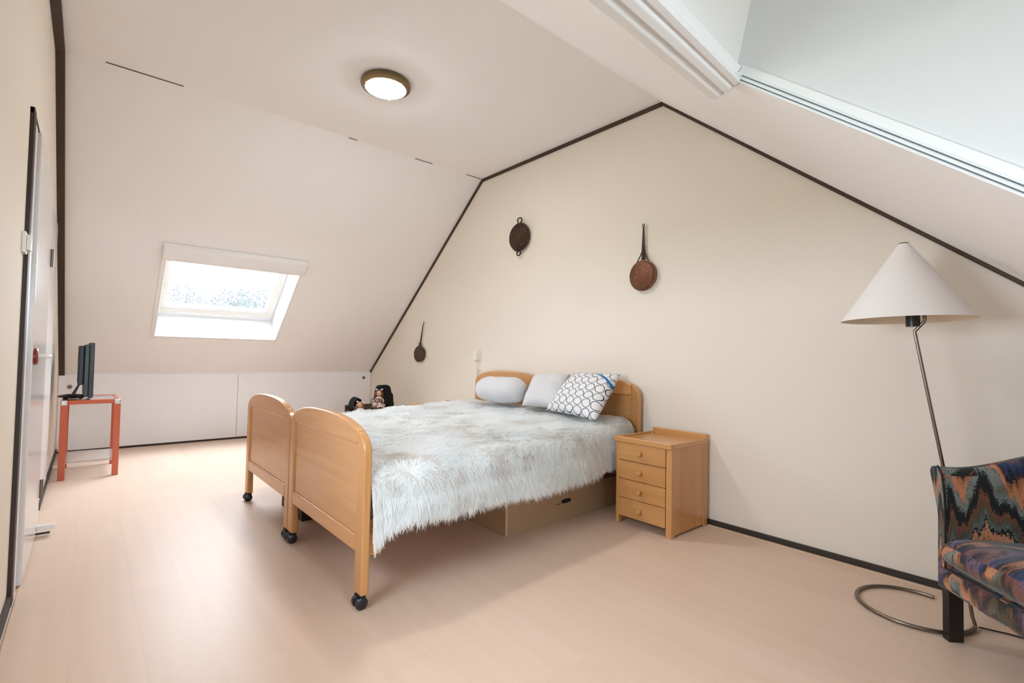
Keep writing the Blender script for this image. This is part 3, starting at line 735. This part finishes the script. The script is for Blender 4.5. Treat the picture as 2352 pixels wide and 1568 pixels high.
V0 = MB().lathe([(.07, 0), (.10, .008), (.112, .026), (.108, .036), (.06, .046), (.0, .048)], (0, 0, 0), (0, -1, 0), 40)
for v in V0.v: v.z *= .86; v.x *= 1.02; v.z += .010*math.exp(-((v.x-.02)/.03)**2)*(v.z < 0)
V0.build('pan_body', M_pan3, p3, smooth=True)
MB().tube([(.0, -.020, .085), (.012, -.020, .16), (.035, -.020, .25), (.056, -.020, .33), (.072, -.016, .375)], [.010, .008, .0065, .005, .003], 8).build('handle', M_iron, p3, smooth=True)
for s in (-1, 1):
    MB().tube([(.004, -.022, .115), (s*.022, -.022, .130), (s*.030, -.024, .110), (s*.030, -.026, .080)], .0035, 8).build('brace', M_iron, p3, smooth=True)

# socket with plugged cord
so = thing('wall_socket', 'white plastic wall socket above the left bed headboard', 'socket', (-3.915, D, 1.005))
MB().box((-.045, -.012, -.052), (.045, 0, .052)).build('socket_plate', M_cream, so, bevel=.003)
MB().box((-.010, -.050, -.048), (.040, -.012, .046)).build('socket_box', M_cream, so, bevel=.004)
cd = thing('switch_cord', 'thin pale cord hanging from the wall socket behind the headboard', 'cord', (-3.915, D, .95))
MB().tube([(.012, -.022, 0), (.014, -.020, -.05), (.012, -.018, -.10), (.014, -.020, -.30)], .004, 8).build('wire', M_cream, cd, smooth=True)
MB().box((.000, -.032, -.115), (.026, -.010, -.085)).build('plug', M_cream, cd, bevel=.003)

# ------------------------------------------------------------------ floor lamp
fl = thing('floor_lamp', 'tall floor lamp with white cone shade and open steel ring base behind the armchair', 'lamp', (-.47, 2.585, 0))
def fp(x, y, z): return (x+.47, y-2.585, z)
ring = []
a_end = math.radians(78)
for i in range(61):
    a = a_end + (2*PI-math.radians(78)-math.radians(2))*i/60
    ring.append(fp(-.47+.187*math.cos(a), 2.585+.187*math.sin(a), .009))
MB().tube(ring, .0075, 12).build('ring_base', M_steel, fl, smooth=True)
pole = [ring[-1], fp(-.284, 2.592, .014), fp(-.292, 2.596, .04), fp(-.300, 2.60, .10), fp(-.370, 2.585, .585), fp(-.453, 2.560, 1.125), fp(-.4540, 2.560, 1.134), fp(-.425, 2.560, 1.170), fp(-.421, 2.560, 1.180), fp(-.424, 2.56, 1.215), fp(-.428, 2.56, 1.30)]
MB().tube(pole, .0062, 12).build('pole', M_steel, fl, smooth=True)
ax = Vector((-.006, 0, .30)).normalized()
c0 = Vector(fp(-.482, 2.56, 1.181))
RS, HS = .225, .318
b = MB(); b.lathe([(RS, 0), (RS-.002, .004), (.022, HS-.006), (.018, HS)], c0, ax, 64)
b.f = b.f[:-2]
V1 = [(RS-.002, .0), (RS-.004, .004), (.020, HS-.010)]
sh = b.build('shade', M_shade, fl, smooth=True)
b = MB(); b.lathe([(RS-.0008, .0004), (RS-.0040, .004), (.0200, HS-.008)], c0, ax, 64); b.f = b.f[:-2]; b.build('shade_lining', M_shadein, sh, smooth=True)
MB().lathe([(.0195, HS-.004), (.016, HS+.004), (.0, HS+.007)], c0, ax, 24).build('finial', M_black, sh, smooth=True)
MB().lathe([(.024, -.028), (.024, .055), (.018, .06)], c0+Vector((.022, 0, 0)), ax, 24).build('lamp_holder', M_black, fl, smooth=True)
MB().ball(tuple(c0+Vector((.018, 0, .10))), (.028, .028, .038)).build('bulb', mat('white bulb glass', (.8, .8, .78), .2), fl, smooth=True)
co = tag(MB().tube([(-.275, 2.60, .006), (-.20, 2.63, .004), (-.05, 2.65, .004), (.10, 2.66, .004), (.30, 2.74, .004), (.5, 2.86, .004)], .0028, 8).build('lamp_cord', M_black, smooth=True), 'thin black cord on the floor behind the armchair leg', 'cord')

# ------------------------------------------------------------------ armchair
def flame_mat(name='flame stitch fabric', wz=(0.0, 0.0, 1.0)):
    m = mat(name, (.1, .1, .1), .8, spec=.2, sheen=.3); nt = m.node_tree; b = nt.nodes['Principled BSDF']
    t = N(nt, 'ShaderNodeTexCoord'); s = N(nt, 'ShaderNodeSeparateXYZ'); nt.links.new(t.outputs['UV'], s.inputs[0])
    U, V = s.outputs['X'], s.outputs['Y']
    Uq = math_n(nt, 'DIVIDE', math_n(nt, 'FLOOR', math_n(nt, 'MULTIPLY', U, 260)), 260)
    cb = N(nt, 'ShaderNodeCombineXYZ'); nt.links.new(Uq, cb.inputs[0]); nt.links.new(math_n(nt, 'MULTIPLY', V, .12), cb.inputs[1])
    n1 = N(nt, 'ShaderNodeTexNoise', noise_dimensions='2D'); n1.inputs['Scale'].default_value = 42; n1.inputs['Detail'].default_value = 3; nt.links.new(cb.outputs[0], n1.inputs['Vector'])
    n2 = N(nt, 'ShaderNodeTexNoise', noise_dimensions='2D'); n2.inputs['Scale'].default_value = 9; nt.links.new(cb.outputs[0], n2.inputs['Vector'])
    pp_ = math_n(nt, 'PINGPONG', math_n(nt, 'ADD', Uq, math_n(nt, 'MULTIPLY', n2.outputs['Fac'], .10)), .085)
    v = math_n(nt, 'ADD', math_n(nt, 'MULTIPLY', V, 2.1), math_n(nt, 'MULTIPLY', pp_, 4.6))
    v = math_n(nt, 'ADD', v, math_n(nt, 'MULTIPLY', n1.outputs['Fac'], .34)); v = math_n(nt, 'ADD', v, math_n(nt, 'MULTIPLY', n2.outputs['Fac'], .5))
    cb5 = N(nt, 'ShaderNodeCombineXYZ'); nt.links.new(math_n(nt, 'MULTIPLY', U, 1.6), cb5.inputs[0]); nt.links.new(V, cb5.inputs[1])
    n5 = N(nt, 'ShaderNodeTexNoise', noise_dimensions='2D'); n5.inputs['Scale'].default_value = 130; n5.inputs['Detail'].default_value = 2; nt.links.new(cb5.outputs[0], n5.inputs['Vector'])
    v = math_n(nt, 'ADD', v, math_n(nt, 'MULTIPLY', n5.outputs['Fac'], .13))
    fr = math_n(nt, 'FRACT', v)
    k = (.010, .012, .014); navy = (.018, .035, .095); sal = (.50, .20, .125); org_ = (.44, .20, .09); mau = (.12, .065, .10); tea = (.075, .10, .095); olv = (.085, .06, .028); rus = (.20, .07, .045); pal = (.21, .25, .235)
    c1 = ramp(nt, fr, [(0, k), (.09, k), (.10, tea), (.15, pal), (.19, tea), (.20, sal), (.27, org_), (.34, rus), (.35, k), (.39, k), (.40, navy), (.48, (.022, .045, .115)), (.49, mau), (.56, (.16, .11, .17)), (.57, k), (.60, k), (.61, (.16, .08, .05)), (.68, org_), (.73, (.58, .27, .18)), (.74, k), (.78, k), (.79, (.13, .15, .14)), (.84, tea), (.88, olv), (.97, rus), (.975, k), (1, k)])
    # darker second colourway in wandering patches
    c2 = ramp(nt, fr, [(0, (.03, .04, .04)), (.2, olv), (.35, k), (.5, rus), (.62, mau), (.75, k), (.9, (.03, .05, .07)), (1, (.03, .04, .04))])
    cb3 = N(nt, 'ShaderNodeCombineXYZ'); nt.links.new(U, cb3.inputs[0]); nt.links.new(V, cb3.inputs[1])
    n3 = N(nt, 'ShaderNodeTexNoise', noise_dimensions='2D'); n3.inputs['Scale'].default_value = 5.5; nt.links.new(cb3.outputs[0], n3.inputs['Vector'])
    mx = N(nt, 'ShaderNodeMix', data_type='RGBA'); nt.links.new(ramp(nt, n3.outputs['Fac'], [(.50, (0, 0, 0)), (.64, (1, 1, 1))]), mx.inputs[0]); nt.links.new(c1, mx.inputs[6]); nt.links.new(c2, mx.inputs[7])
    nt.links.new(mx.outputs[2], b.inputs['Base Color']); return m
M_flame = flame_mat()
ac = thing('armchair', 'low armchair in dark flame stitch fabric on black wooden legs at the right', 'armchair', (-.362, 2.400, 0))
A = Vector((.69, -.724, 0)).normalized(); B = Vector((.724, .69, 0)).normalized(); Z = Vector((0, 0, 1))
def ap(a, b_, z): return A*a + B*b_ + Z*z
def loft(name, secs, parent, uo=(0, 0), caps=True, usc=1.0):
    """secs: list of closed rings of points"""
    m_ = len(secs[0]); V = []; uv = []; 
    dist = 0
    for i, r in enumerate(secs):
        if i: dist += (r[0]-secs[i-1][0]).length
        s_ = 0
        for j, p in enumerate(r):
            if j: s_ += (p-r[j-1]).length
            V.append(p); uv.append((uo[0]+dist, uo[1]+s_))
    Fs = [(i*m_+j, i*m_+(j+1) % m_, (i+1)*m_+(j+1) % m_, (i+1)*m_+j) for i in range(len(secs)-1) for j in range(m_)]
    if caps: Fs += [tuple(range(m_))[::-1], tuple(range((len(secs)-1)*m_, len(secs)*m_))]
    o = mesh_obj(name, V, Fs, M_flame, parent, uvs=uv); 
    # planar style UV for steadier pattern: horizontal run and height
    ul = o.data.uv_layers[0]
    for p in o.data.polygons:
        nrm_ = p.normal
        for li in p.loop_indices:
            co = o.data.vertices[o.data.loops[li].vertex_index].co
            da, db = co.dot(A), co.dot(B)
            if abs(nrm_.z) > .75: ul.data[li].uv = (da+uo[0]+.31, -db*.9+uo[1]+co.z)
            elif abs(nrm_.dot(A)) > abs(nrm_.dot(B)): ul.data[li].uv = (db+uo[0], co.z+uo[1])
            else: ul.data[li].uv = (da+uo[0], co.z+uo[1])
    s_ = o.modifiers.new('sub', 'SUBSURF'); s_.levels = 2; s_.render_levels = 2
    for p in o.data.polygons: p.use_smooth = True
    return o
def arm_section(base, out, top, flare=.045, th=.052):
    """closed ring of points: base point on the floor line, out = outward unit vector"""
    P = [(0, .19), (0, .19), (.0, .36), (-.004+.0, .46), (flare*.35, top-.085), (flare*.85, top-.045), (flare*1.1, top-.018), (flare*.75, top), (flare*.1, top+.002), (-th*.5, top-.018), (-th*.85, top-.08), (-th, .44), (-th, .30), (-th, .19), (-th, .19)]
    P = [(o_, z) for o_, z in P]
    return [base + out*o_ + Z*z for o_, z in P]
# left arm, from the front corner back; it narrows towards the back
def arm(side):
    secs = []
    for i, t in enumerate([0, 0, .004, .10, .24, .38, .52, .60]):
        a = .02*0 + .13*(t/.58)**1.1 if True else 0
        if side: a = .64-a
        top = .622 - .012*math.sin(min(1, t/.25)*PI) + .17*max(0, (t-.06)/.5)**1.2
        out = (-A if not side else A)
        base = ap(a, t, 0)
        secs.append(arm_section(base, out, top, .036, .045))
    return loft('arm', secs, ac, (0.0 if not side else .5, .13))
arm(0); arm(1)
secs = []
for a in (.10, .10, .16, .26, .38, .48, .54, .54):
    bb = .55 + .05*math.sin((a-.10)/.44*PI)
    P = [(0, .19), (0, .19), (-.01, .40), (.03, .60), (.075, .73), (.085, .775), (.055, .79), (.01, .775), (-.045, .70), (-.075, .50), (-.085, .35), (-.07, .19), (-.07, .19)]
    secs.append([ap(a, bb+q, z) for q, z in P])
loft('backrest', secs, ac, (.9, .3))
# front rail
secs = []
for a in (.012, .012, .02, .16, .32, .48, .62, .628, .628):
    zb = .198 - .012*math.sin(a/.64*PI)
    P = [(-.006, zb), (-.006, zb), (-.010, .23), (-.006, .266), (.02, .272), (.04, .272), (.05, .268), (.05, zb), (.05, zb)]
    secs.append([ap(a, q, z) for q, z in P])
loft('front_rail', secs, ac, (.2, .55))
# seat cushion
secs = []
for a, f in ((.048, .8), (.050, .9), (.07, 1), (.2, 1.06), (.32, 1.08), (.44, 1.06), (.57, 1), (.59, .9), (.592, .8)):
    zc, hh = .328, .058*f
    P = [(.0, -.8), (-.022, -.45), (-.030, 0), (-.022, .5), (.01, .88), (.10, 1.0), (.30, .96), (.44, .85), (.50, .6), (.51, 0), (.50, -.8), (.3, -1), (.1, -1), (.03, -1)]
    k_ = 1 if .06 < a < .58 else .96
    secs.append([ap(a, q*k_, zc+h*hh) for q, h in P])
loft('seat_cushion', secs, ac, (.37, .0))
M_pipe = mat('black piping cord', (.008, .008, .01), .3)
MB().tube([ap(.044, -.006, .27), ap(.045, -.006, .46), ap(.040, -.006, .55), ap(.028, -.005, .60), ap(.008, -.005, .628)], .0035, 8).build('piping', M_pipe, ac, smooth=True)
MB().tube([ap(.046, -.010, .270), ap(.16, -.012, .274), ap(.32, -.013, .275), ap(.58, -.010, .272)], .0035, 8).build('piping', M_pipe, ac, smooth=True)
def leg_pts(a, b_, s, ch):
    return [(a, b_+ch), (a+ch, b_), (a+s, b_), (a+s, b_+s), (a, b_+s)]
for a, b_, ss in ((-.022, .016, .050), (.590, .016, .050), (.13, .53, .045), (.46, .53, .045)):
    q = leg_pts(a, b_, ss, .020)
    bb = MB(); V = [ap(x, y_, 0.0) for x, y_ in q]
    V2 = [ap(x, y_, .205) for x, y_ in leg_pts(a-.002, b_-.004, ss+.008, .020)]
    Vm = [ap(x, y_, .15) for x, y_ in q]
    n5 = 5; bb.add(V+Vm+V2, [tuple(range(n5))[::-1], tuple(range(2*n5, 3*n5))] + [(i, (i+1) % n5, n5+(i+1) % n5, n5+i) for i in range(n5)] + [(n5+i, n5+(i+1) % n5, 2*n5+(i+1) % n5, 2*n5+i) for i in range(n5)])
    bb.build('leg', M_blackw, ac, bevel=.0015)

# ------------------------------------------------------------------ orange table with monitor
tb = thing('side_table', 'small square table with orange lacquered frame and chrome corners', 'table', (-5.30, .033, 0))
hx, hy, ht, lt = .275, .178, .603, .020
for sx in (-1, 1):
    for sy_ in (-1, 1):
        x, y = sx*(hx-lt), sy_*(hy-lt)
        lg = MB().box((x-lt, y-lt, 0), (x+lt, y+lt, ht-.040)).build('leg', M_org, tb, bevel=.004, seg=3)
        MB().box((x-lt-.001, y-lt-.001, ht-.042), (x+lt+.001, y+lt+.001, ht+.001)).build('corner_joint', M_chrome, lg, bevel=.010, seg=3)
for sy_ in (-1, 1):
    y = sy_*(hy-lt); MB().box((-hx+2*lt, y-.016, ht-.034), (hx-2*lt, y+.016, ht-.002)).build('top_rail', M_org, tb, bevel=.003)
    MB().tube([(-hx+lt, y, .125), (hx-lt, y, .125)], .006, 8).build('shelf_bar', M_chrome, tb, smooth=True)
for sx in (-1, 1):
    x = sx*(hx-lt); MB().box((x-.016, -hy+2*lt, ht-.034), (x+.016, hy-2*lt, ht-.002)).build('top_rail', M_org, tb, bevel=.003)
    MB().tube([(x, -hy+2*lt, .125), (x, hy-2*lt, .125)], .005, 8).build('shelf_bar', M_chrome, tb, smooth=True)
M_smoke = mat('smoked glass', (.30, .27, .26), .06, spec=.7)
MB().box((-hx+2*lt-.004, -hy+2*lt-.004, ht-.014), (hx-2*lt+.004, hy-2*lt+.004, ht-.008)).build('glass_top', M_smoke, tb)
M_frost = mat('pale frosted glass', (.60, .56, .53), .2)
_nt = M_frost.node_tree; _t = _nt.nodes.new('ShaderNodeBsdfTransparent'); _m = _nt.nodes.new('ShaderNodeMixShader'); _m.inputs[0].default_value = .7
_nt.links.new(_nt.nodes['Principled BSDF'].outputs[0], _m.inputs[1]); _nt.links.new(_t.outputs[0], _m.inputs[2]); _nt.links.new(_m.outputs[0], _nt.nodes['Material Output'].inputs[0])
MB().box((-hx+2*lt-.015, -hy+2*lt-.015, .130), (hx-2*lt+.015, hy-2*lt+.015, .134)).build('shelf', M_frost, tb)

M_mon = mat('dark slate plastic', (.022, .032, .038), .4)
M_mon2 = mat('grey green plastic', (.045, .062, .068), .4)
mo = thing('monitor', 'dark flat screen monitor seen edge on, standing on the orange table', 'monitor', (-5.27, .010, ht), rz=math.radians(1.5))
MB().box((-.235, -.006, .010), (.235, .022, .440)).build('screen_bezel', M_mon, mo, bevel=.004)
MB().box((-.220, .022, .028), (.220, .0235, .425)).build('screen', mat('screen glass', (.01, .01, .012), .12), mo)
MB().box((-.225, -.034, .020), (.225, -.006, .425)).build('side_housing', M_mon2, mo, bevel=.006)
MB().box((-.180, -.070, .110), (.180, -.034, .415)).build('back_housing', M_mon, mo, bevel=.010, seg=3)
b = MB(); b.prism([(-.03, -.060, .115), (-.03, -.048, .115), (-.03, -.085, .012), (-.03, -.110, .012)], (.06, 0, 0)); b.build('stand_neck', M_black, mo, bevel=.003)
b = MB(); V0 = MB().ball((0, -.095, .014), (.13, .090, .016), 24, 10)
V0.build('stand_foot', M_black, mo, smooth=True)
b = MB(); pts = [(.16+.02*math.sin(i*1.7), -.150+.02*i+.006*math.sin(i*2.3), ht+.016+.012*math.sin(i*1.3)**2) for i in range(7)]
b.tube([(-5.27+p[0], p[1]+.02, p[2]) for p in pts], [.010, .016, .014, .017, .013, .016, .008], 10)
tag(b.build('cable_bundle', M_black, smooth=True), 'bunched black cables lying on the orange table behind the monitor', 'cable')

# ------------------------------------------------------------------ doll pram with dolls beyond the bed
pr = thing('doll_pram', 'black toy pram with rounded hood standing beyond the far side of the beds', 'doll pram', (-5.28, 2.41, 0)); pr.scale = (1, .74, 1)
M_cloth = mat('black cloth', (.014, .014, .013), .85, spec=.2)
M_wick = mat('dark woven wicker', (.06, .038, .028), .6, bump=(60, .8, .01))
b = MB(); b.prism([(-.12, -.28, .30), (.12, -.28, .30), (.10, .27, .30), (-.10, .27, .30)], (0, 0, .012)); b.build('tray_floor', M_wick, pr)
for q0, q1, q2 in ((-.13, -.115, .42), (.115, .13, .43)): MB().box((q0, -.29, .30), (q1, .28, q2)).build('tray_side', M_wick, pr, bevel=.004)
# tall rounded back
pts = []
for x, z in ((-.115, .34), (-.105, .52), (-.09, .61), (-.06, .645), (.05, .648), (.085, .625), (.10, .56), (.125, .545), (.130, .47), (.14, .44), (.13, .34)): pts.append((x, z))
b = MB(); b.prism([(.03, .25+x*1.15-.06, z) for x, z in pts], (.10, 0, 0)); b.build('tall_back', M_cloth, pr, bevel=.015, seg=3)
# hood at the near end
V = []; n = 14; m_ = 8
for i in range(m_+1):
    f = i/m_
    for k in range(n+1):
        a = PI*k/n
        V.append((.02+.12*f-.05, -.20-.095*math.cos(a)*(1-.15*f), .40+.118*math.sin(a)*(1-.1*f)))
Fs = [(i*(n+1)+k, i*(n+1)+k+1, (i+1)*(n+1)+k+1, (i+1)*(n+1)+k) for i in range(m_) for k in range(n)] + [tuple(range(n+1))]
mesh_obj('hood', V, Fs, M_cloth, pr, smooth=True).modifiers.new('so', 'SOLIDIFY').thickness = .006
MB().tube([(.145, -.24, .470), (.145, -.05, .462), (.145, .10, .45)], .006, 8).build('push_bar', M_chrome, pr, smooth=True)
for r in (.045, .024):
    MB().tube([(.13, .0+r*math.cos(a), .44+1.3*r*math.sin(a)) for a in [PI*i/14 for i in range(15)]], .004, 8).build('wire_hoop', M_iron, pr, smooth=True)
for sx in (-1, 1):
    for y in (-.18, .18):
        wh = MB().lathe([(.085, -.006), (.095, -.006), (.095, .006), (.085, .006)], (sx*.13, y, .095), (1, 0, 0), 28).build('wheel', M_rub, pr, smooth=True)
        MB().tube([(sx*.13, y, .095), (sx*.12, y*.6, .30)], .006, 8).build('strut', M_chrome, pr, smooth=True)
M_skin = mat('doll porcelain skin', (.66, .40, .29), .4)
M_hair = mat('auburn doll hair', (.14, .05, .02), .7, bump=(80, 1, .01))
M_hair2 = mat('light brown doll hair', (.28, .14, .06), .7, bump=(80, 1, .01))
M_lace = mat('white lace', (.66, .66, .66), .8, bump=(40, .6, .01))
def dress_mat():
    m = mat('floral doll dress', (.4, .2, .2), .8); nt = m.node_tree; b = nt.nodes['Principled BSDF']
    t = N(nt, 'ShaderNodeTexCoord'); n = N(nt, 'ShaderNodeTexNoise'); n.inputs['Scale'].default_value = 28; nt.links.new(t.outputs['Object'], n.inputs['Vector'])
    nt.links.new(ramp(nt, n.outputs['Fac'], [(.40, (.10, .05, .045)), (.50, (.38, .20, .19)), (.58, (.62, .58, .54))]), b.inputs['Base Color']); return m
M_dress = dress_mat()
def doll(loc, rz, hair, label, sitting=True, s=1.0):
    t = thing('doll', label, 'doll', loc, rz); t.scale = (s, s, s)      # faces local -y
    # body: torso + legs + arms as one skinned surface
    me = bpy.data.meshes.new('body'); bm = bmesh.new()
    joints = {'p': (0, 0, .03), 'c': (0, .006, .085), 'n': (0, .004, .115), 'sl': (-.028, .004, .10), 'el': (-.05, -.012, .072), 'hl': (-.045, -.045, .055),
              'sr': (.028, .004, .10), 'er': (.05, -.012, .072), 'hr': (.045, -.045, .055), 'll': (-.02, -.04, .028), 'fl': (-.028, -.10, .022), 'tl': (-.030, -.108, .038), 'lr': (.02, -.04, .028), 'fr': (.028, -.10, .022), 'tr': (.030, -.108, .038)}
    rad = {'p': .028, 'c': .026, 'n': .012, 'sl': .011, 'el': .009, 'hl': .008, 'sr': .011, 'er': .009, 'hr': .008, 'll': .014, 'fl': .010, 'tl': .008, 'lr': .014, 'fr': .010, 'tr': .008}
    vv = {k: bm.verts.new(v) for k, v in joints.items()}
    for a_, b_ in (('p','c'),('c','n'),('c','sl'),('sl','el'),('el','hl'),('c','sr'),('sr','er'),('er','hr'),('p','ll'),('ll','fl'),('fl','tl'),('p','lr'),('lr','fr'),('fr','tr')): bm.edges.new((vv[a_], vv[b_]))
    bm.verts.index_update(); bm.to_mesh(me); bm.free()
    o = bpy.data.objects.new('body', me); link(o, t); me.materials.append(M_skin)
    sk_ = o.modifiers.new('skin', 'SKIN'); sk_.use_smooth_shade = True
    for i, k in enumerate(joints):
        me.skin_vertices[0].data[i].radius = (rad[k], rad[k])
    me.skin_vertices[0].data[0].use_root = True
    o.modifiers.new('sub', 'SUBSURF').levels = 1
    hd = MB(); hd.ball((0, -.002, .150), (.030, .031, .036), 24, 16); hd.ball((0, -.034, .144), (.0045, .005, .005), 8, 6); hd.ball((-.015, -.024, .137), (.009, .009, .008), 10, 8); hd.ball((.015, -.024, .137), (.009, .009, .008), 10, 8)
    h = hd.build('head', M_skin, t, smooth=True)
    for q in (-.012, .012): MB().ball((q, -.0295, .152), (.0045, .0035, .0035), 10, 6).build('eye', mat('doll eye', (.02, .012, .01), .2), h, smooth=True)
    MB().ball((0, -.032, .133), (.006, .003, .0025), 10, 6).build('mouth', mat('doll lips', (.35, .04, .04), .4), h, smooth=True)
    hb = MB(); hb.ball((0, .008, .158), (.037, .034, .036), 20, 12)
    for q in (-1, 1):
        for k in range(5): hb.ball((q*(.033+.003*math.sin(k)), -.004+.006*math.cos(k*2), .160-.014*k), (.013, .016, .012), 10, 8)
    hb.build('hair', hair, h, smooth=True)
    for q in (-1, 1):
        bw = MB(); bw.ball((q*.032, -.006, .196), (.012, .006, .009), 10, 8); bw.ball((q*.020, -.006, .190), (.008, .005, .006), 10, 8); bw.build('hair_bow', M_lace, h, smooth=True)
    # dress: bodice and skirt over the lap, with lace collar
    MB().lathe([(.034, -.02), (.033, .02), (.030, .055), (.024, .082), (.014, .090)], (0, .002, .03), res=24).build('bodice', M_dress, t, smooth=True)
    V0 = MB().lathe([(.075, -.0), (.072, .02), (.055, .038), (.034, .05)], (0, -.035, .0), res=28)
    for i_, v in enumerate(V0.v): v.z += .005*math.sin(i_*1.3)
    V0.build('skirt', M_dress, t, smooth=True)
    MB().lathe([(.042, -.008), (.036, .004), (.014, .010)], (0, .002, .105), res=24).build('lace_collar', M_lace, t, smooth=True)
    return t
doll((-5.14, 2.475, .412), math.radians(62), M_hair, 'doll with auburn hair, white bows and lace collar sitting upright in the toy pram', s=.98)
doll((-5.12, 2.245, .315), math.radians(75), M_hair2, 'fair doll lying low under the pram hood, only its head above the throw', s=.85)

# ------------------------------------------------------------------ trees outside the roof window
M_leaf = mat('winter tree twigs', (.085, .09, .095), .9); M_bark = mat('tree bark', (.06, .05, .045), .9)
def tree(loc, r, h, label, seed):
    rnd = random.Random(seed); t = thing('tree', label, 'tree', loc)
    MB().tube([(0, 0, 0), (.1, .05, h*.4), (0, 0, h*.75)], [.35, .28, .12], 10).build('trunk', M_bark, t, smooth=True)
    b = MB(); 
    for k in range(2600):
        while True:
            p = Vector((rnd.uniform(-1, 1), rnd.uniform(-1, 1), rnd.uniform(-1, 1)))
            if .15 < p.length < 1: break
        c = Vector((p.x*r, p.y*r, h*.72+p.z*r*.85)); d1 = Vector((rnd.gauss(0, 1), rnd.gauss(0, 1), rnd.gauss(0, 1))).normalized(); d2 = d1.orthogonal().normalized(); q = rnd.uniform(.07, .17)*r/2.5
        b.add([c-d1*q, c+d2*q*.6, c+d1*q, c-d2*q*.6], [(0, 1, 2, 3)])
    b.build('crown', M_leaf, t); return t
tree((-80, 9.9, -6), 2.7, 19.0, 'bare round topped tree at the left of the view through the roof window', 1)
tree((-80, 15.4, -6), 2.7, 19.6, 'round topped tree near the middle of the view through the roof window', 2)
tree((-88, 20.5, -6), 4.6, 18.5, 'wide bushy tree at the right of the view through the roof window', 3)
struct(MB().box((-140, -60, -6.3), (60, 90, -6)).build('ground', mat('winter lawn', (.20, .22, .16), .95)))
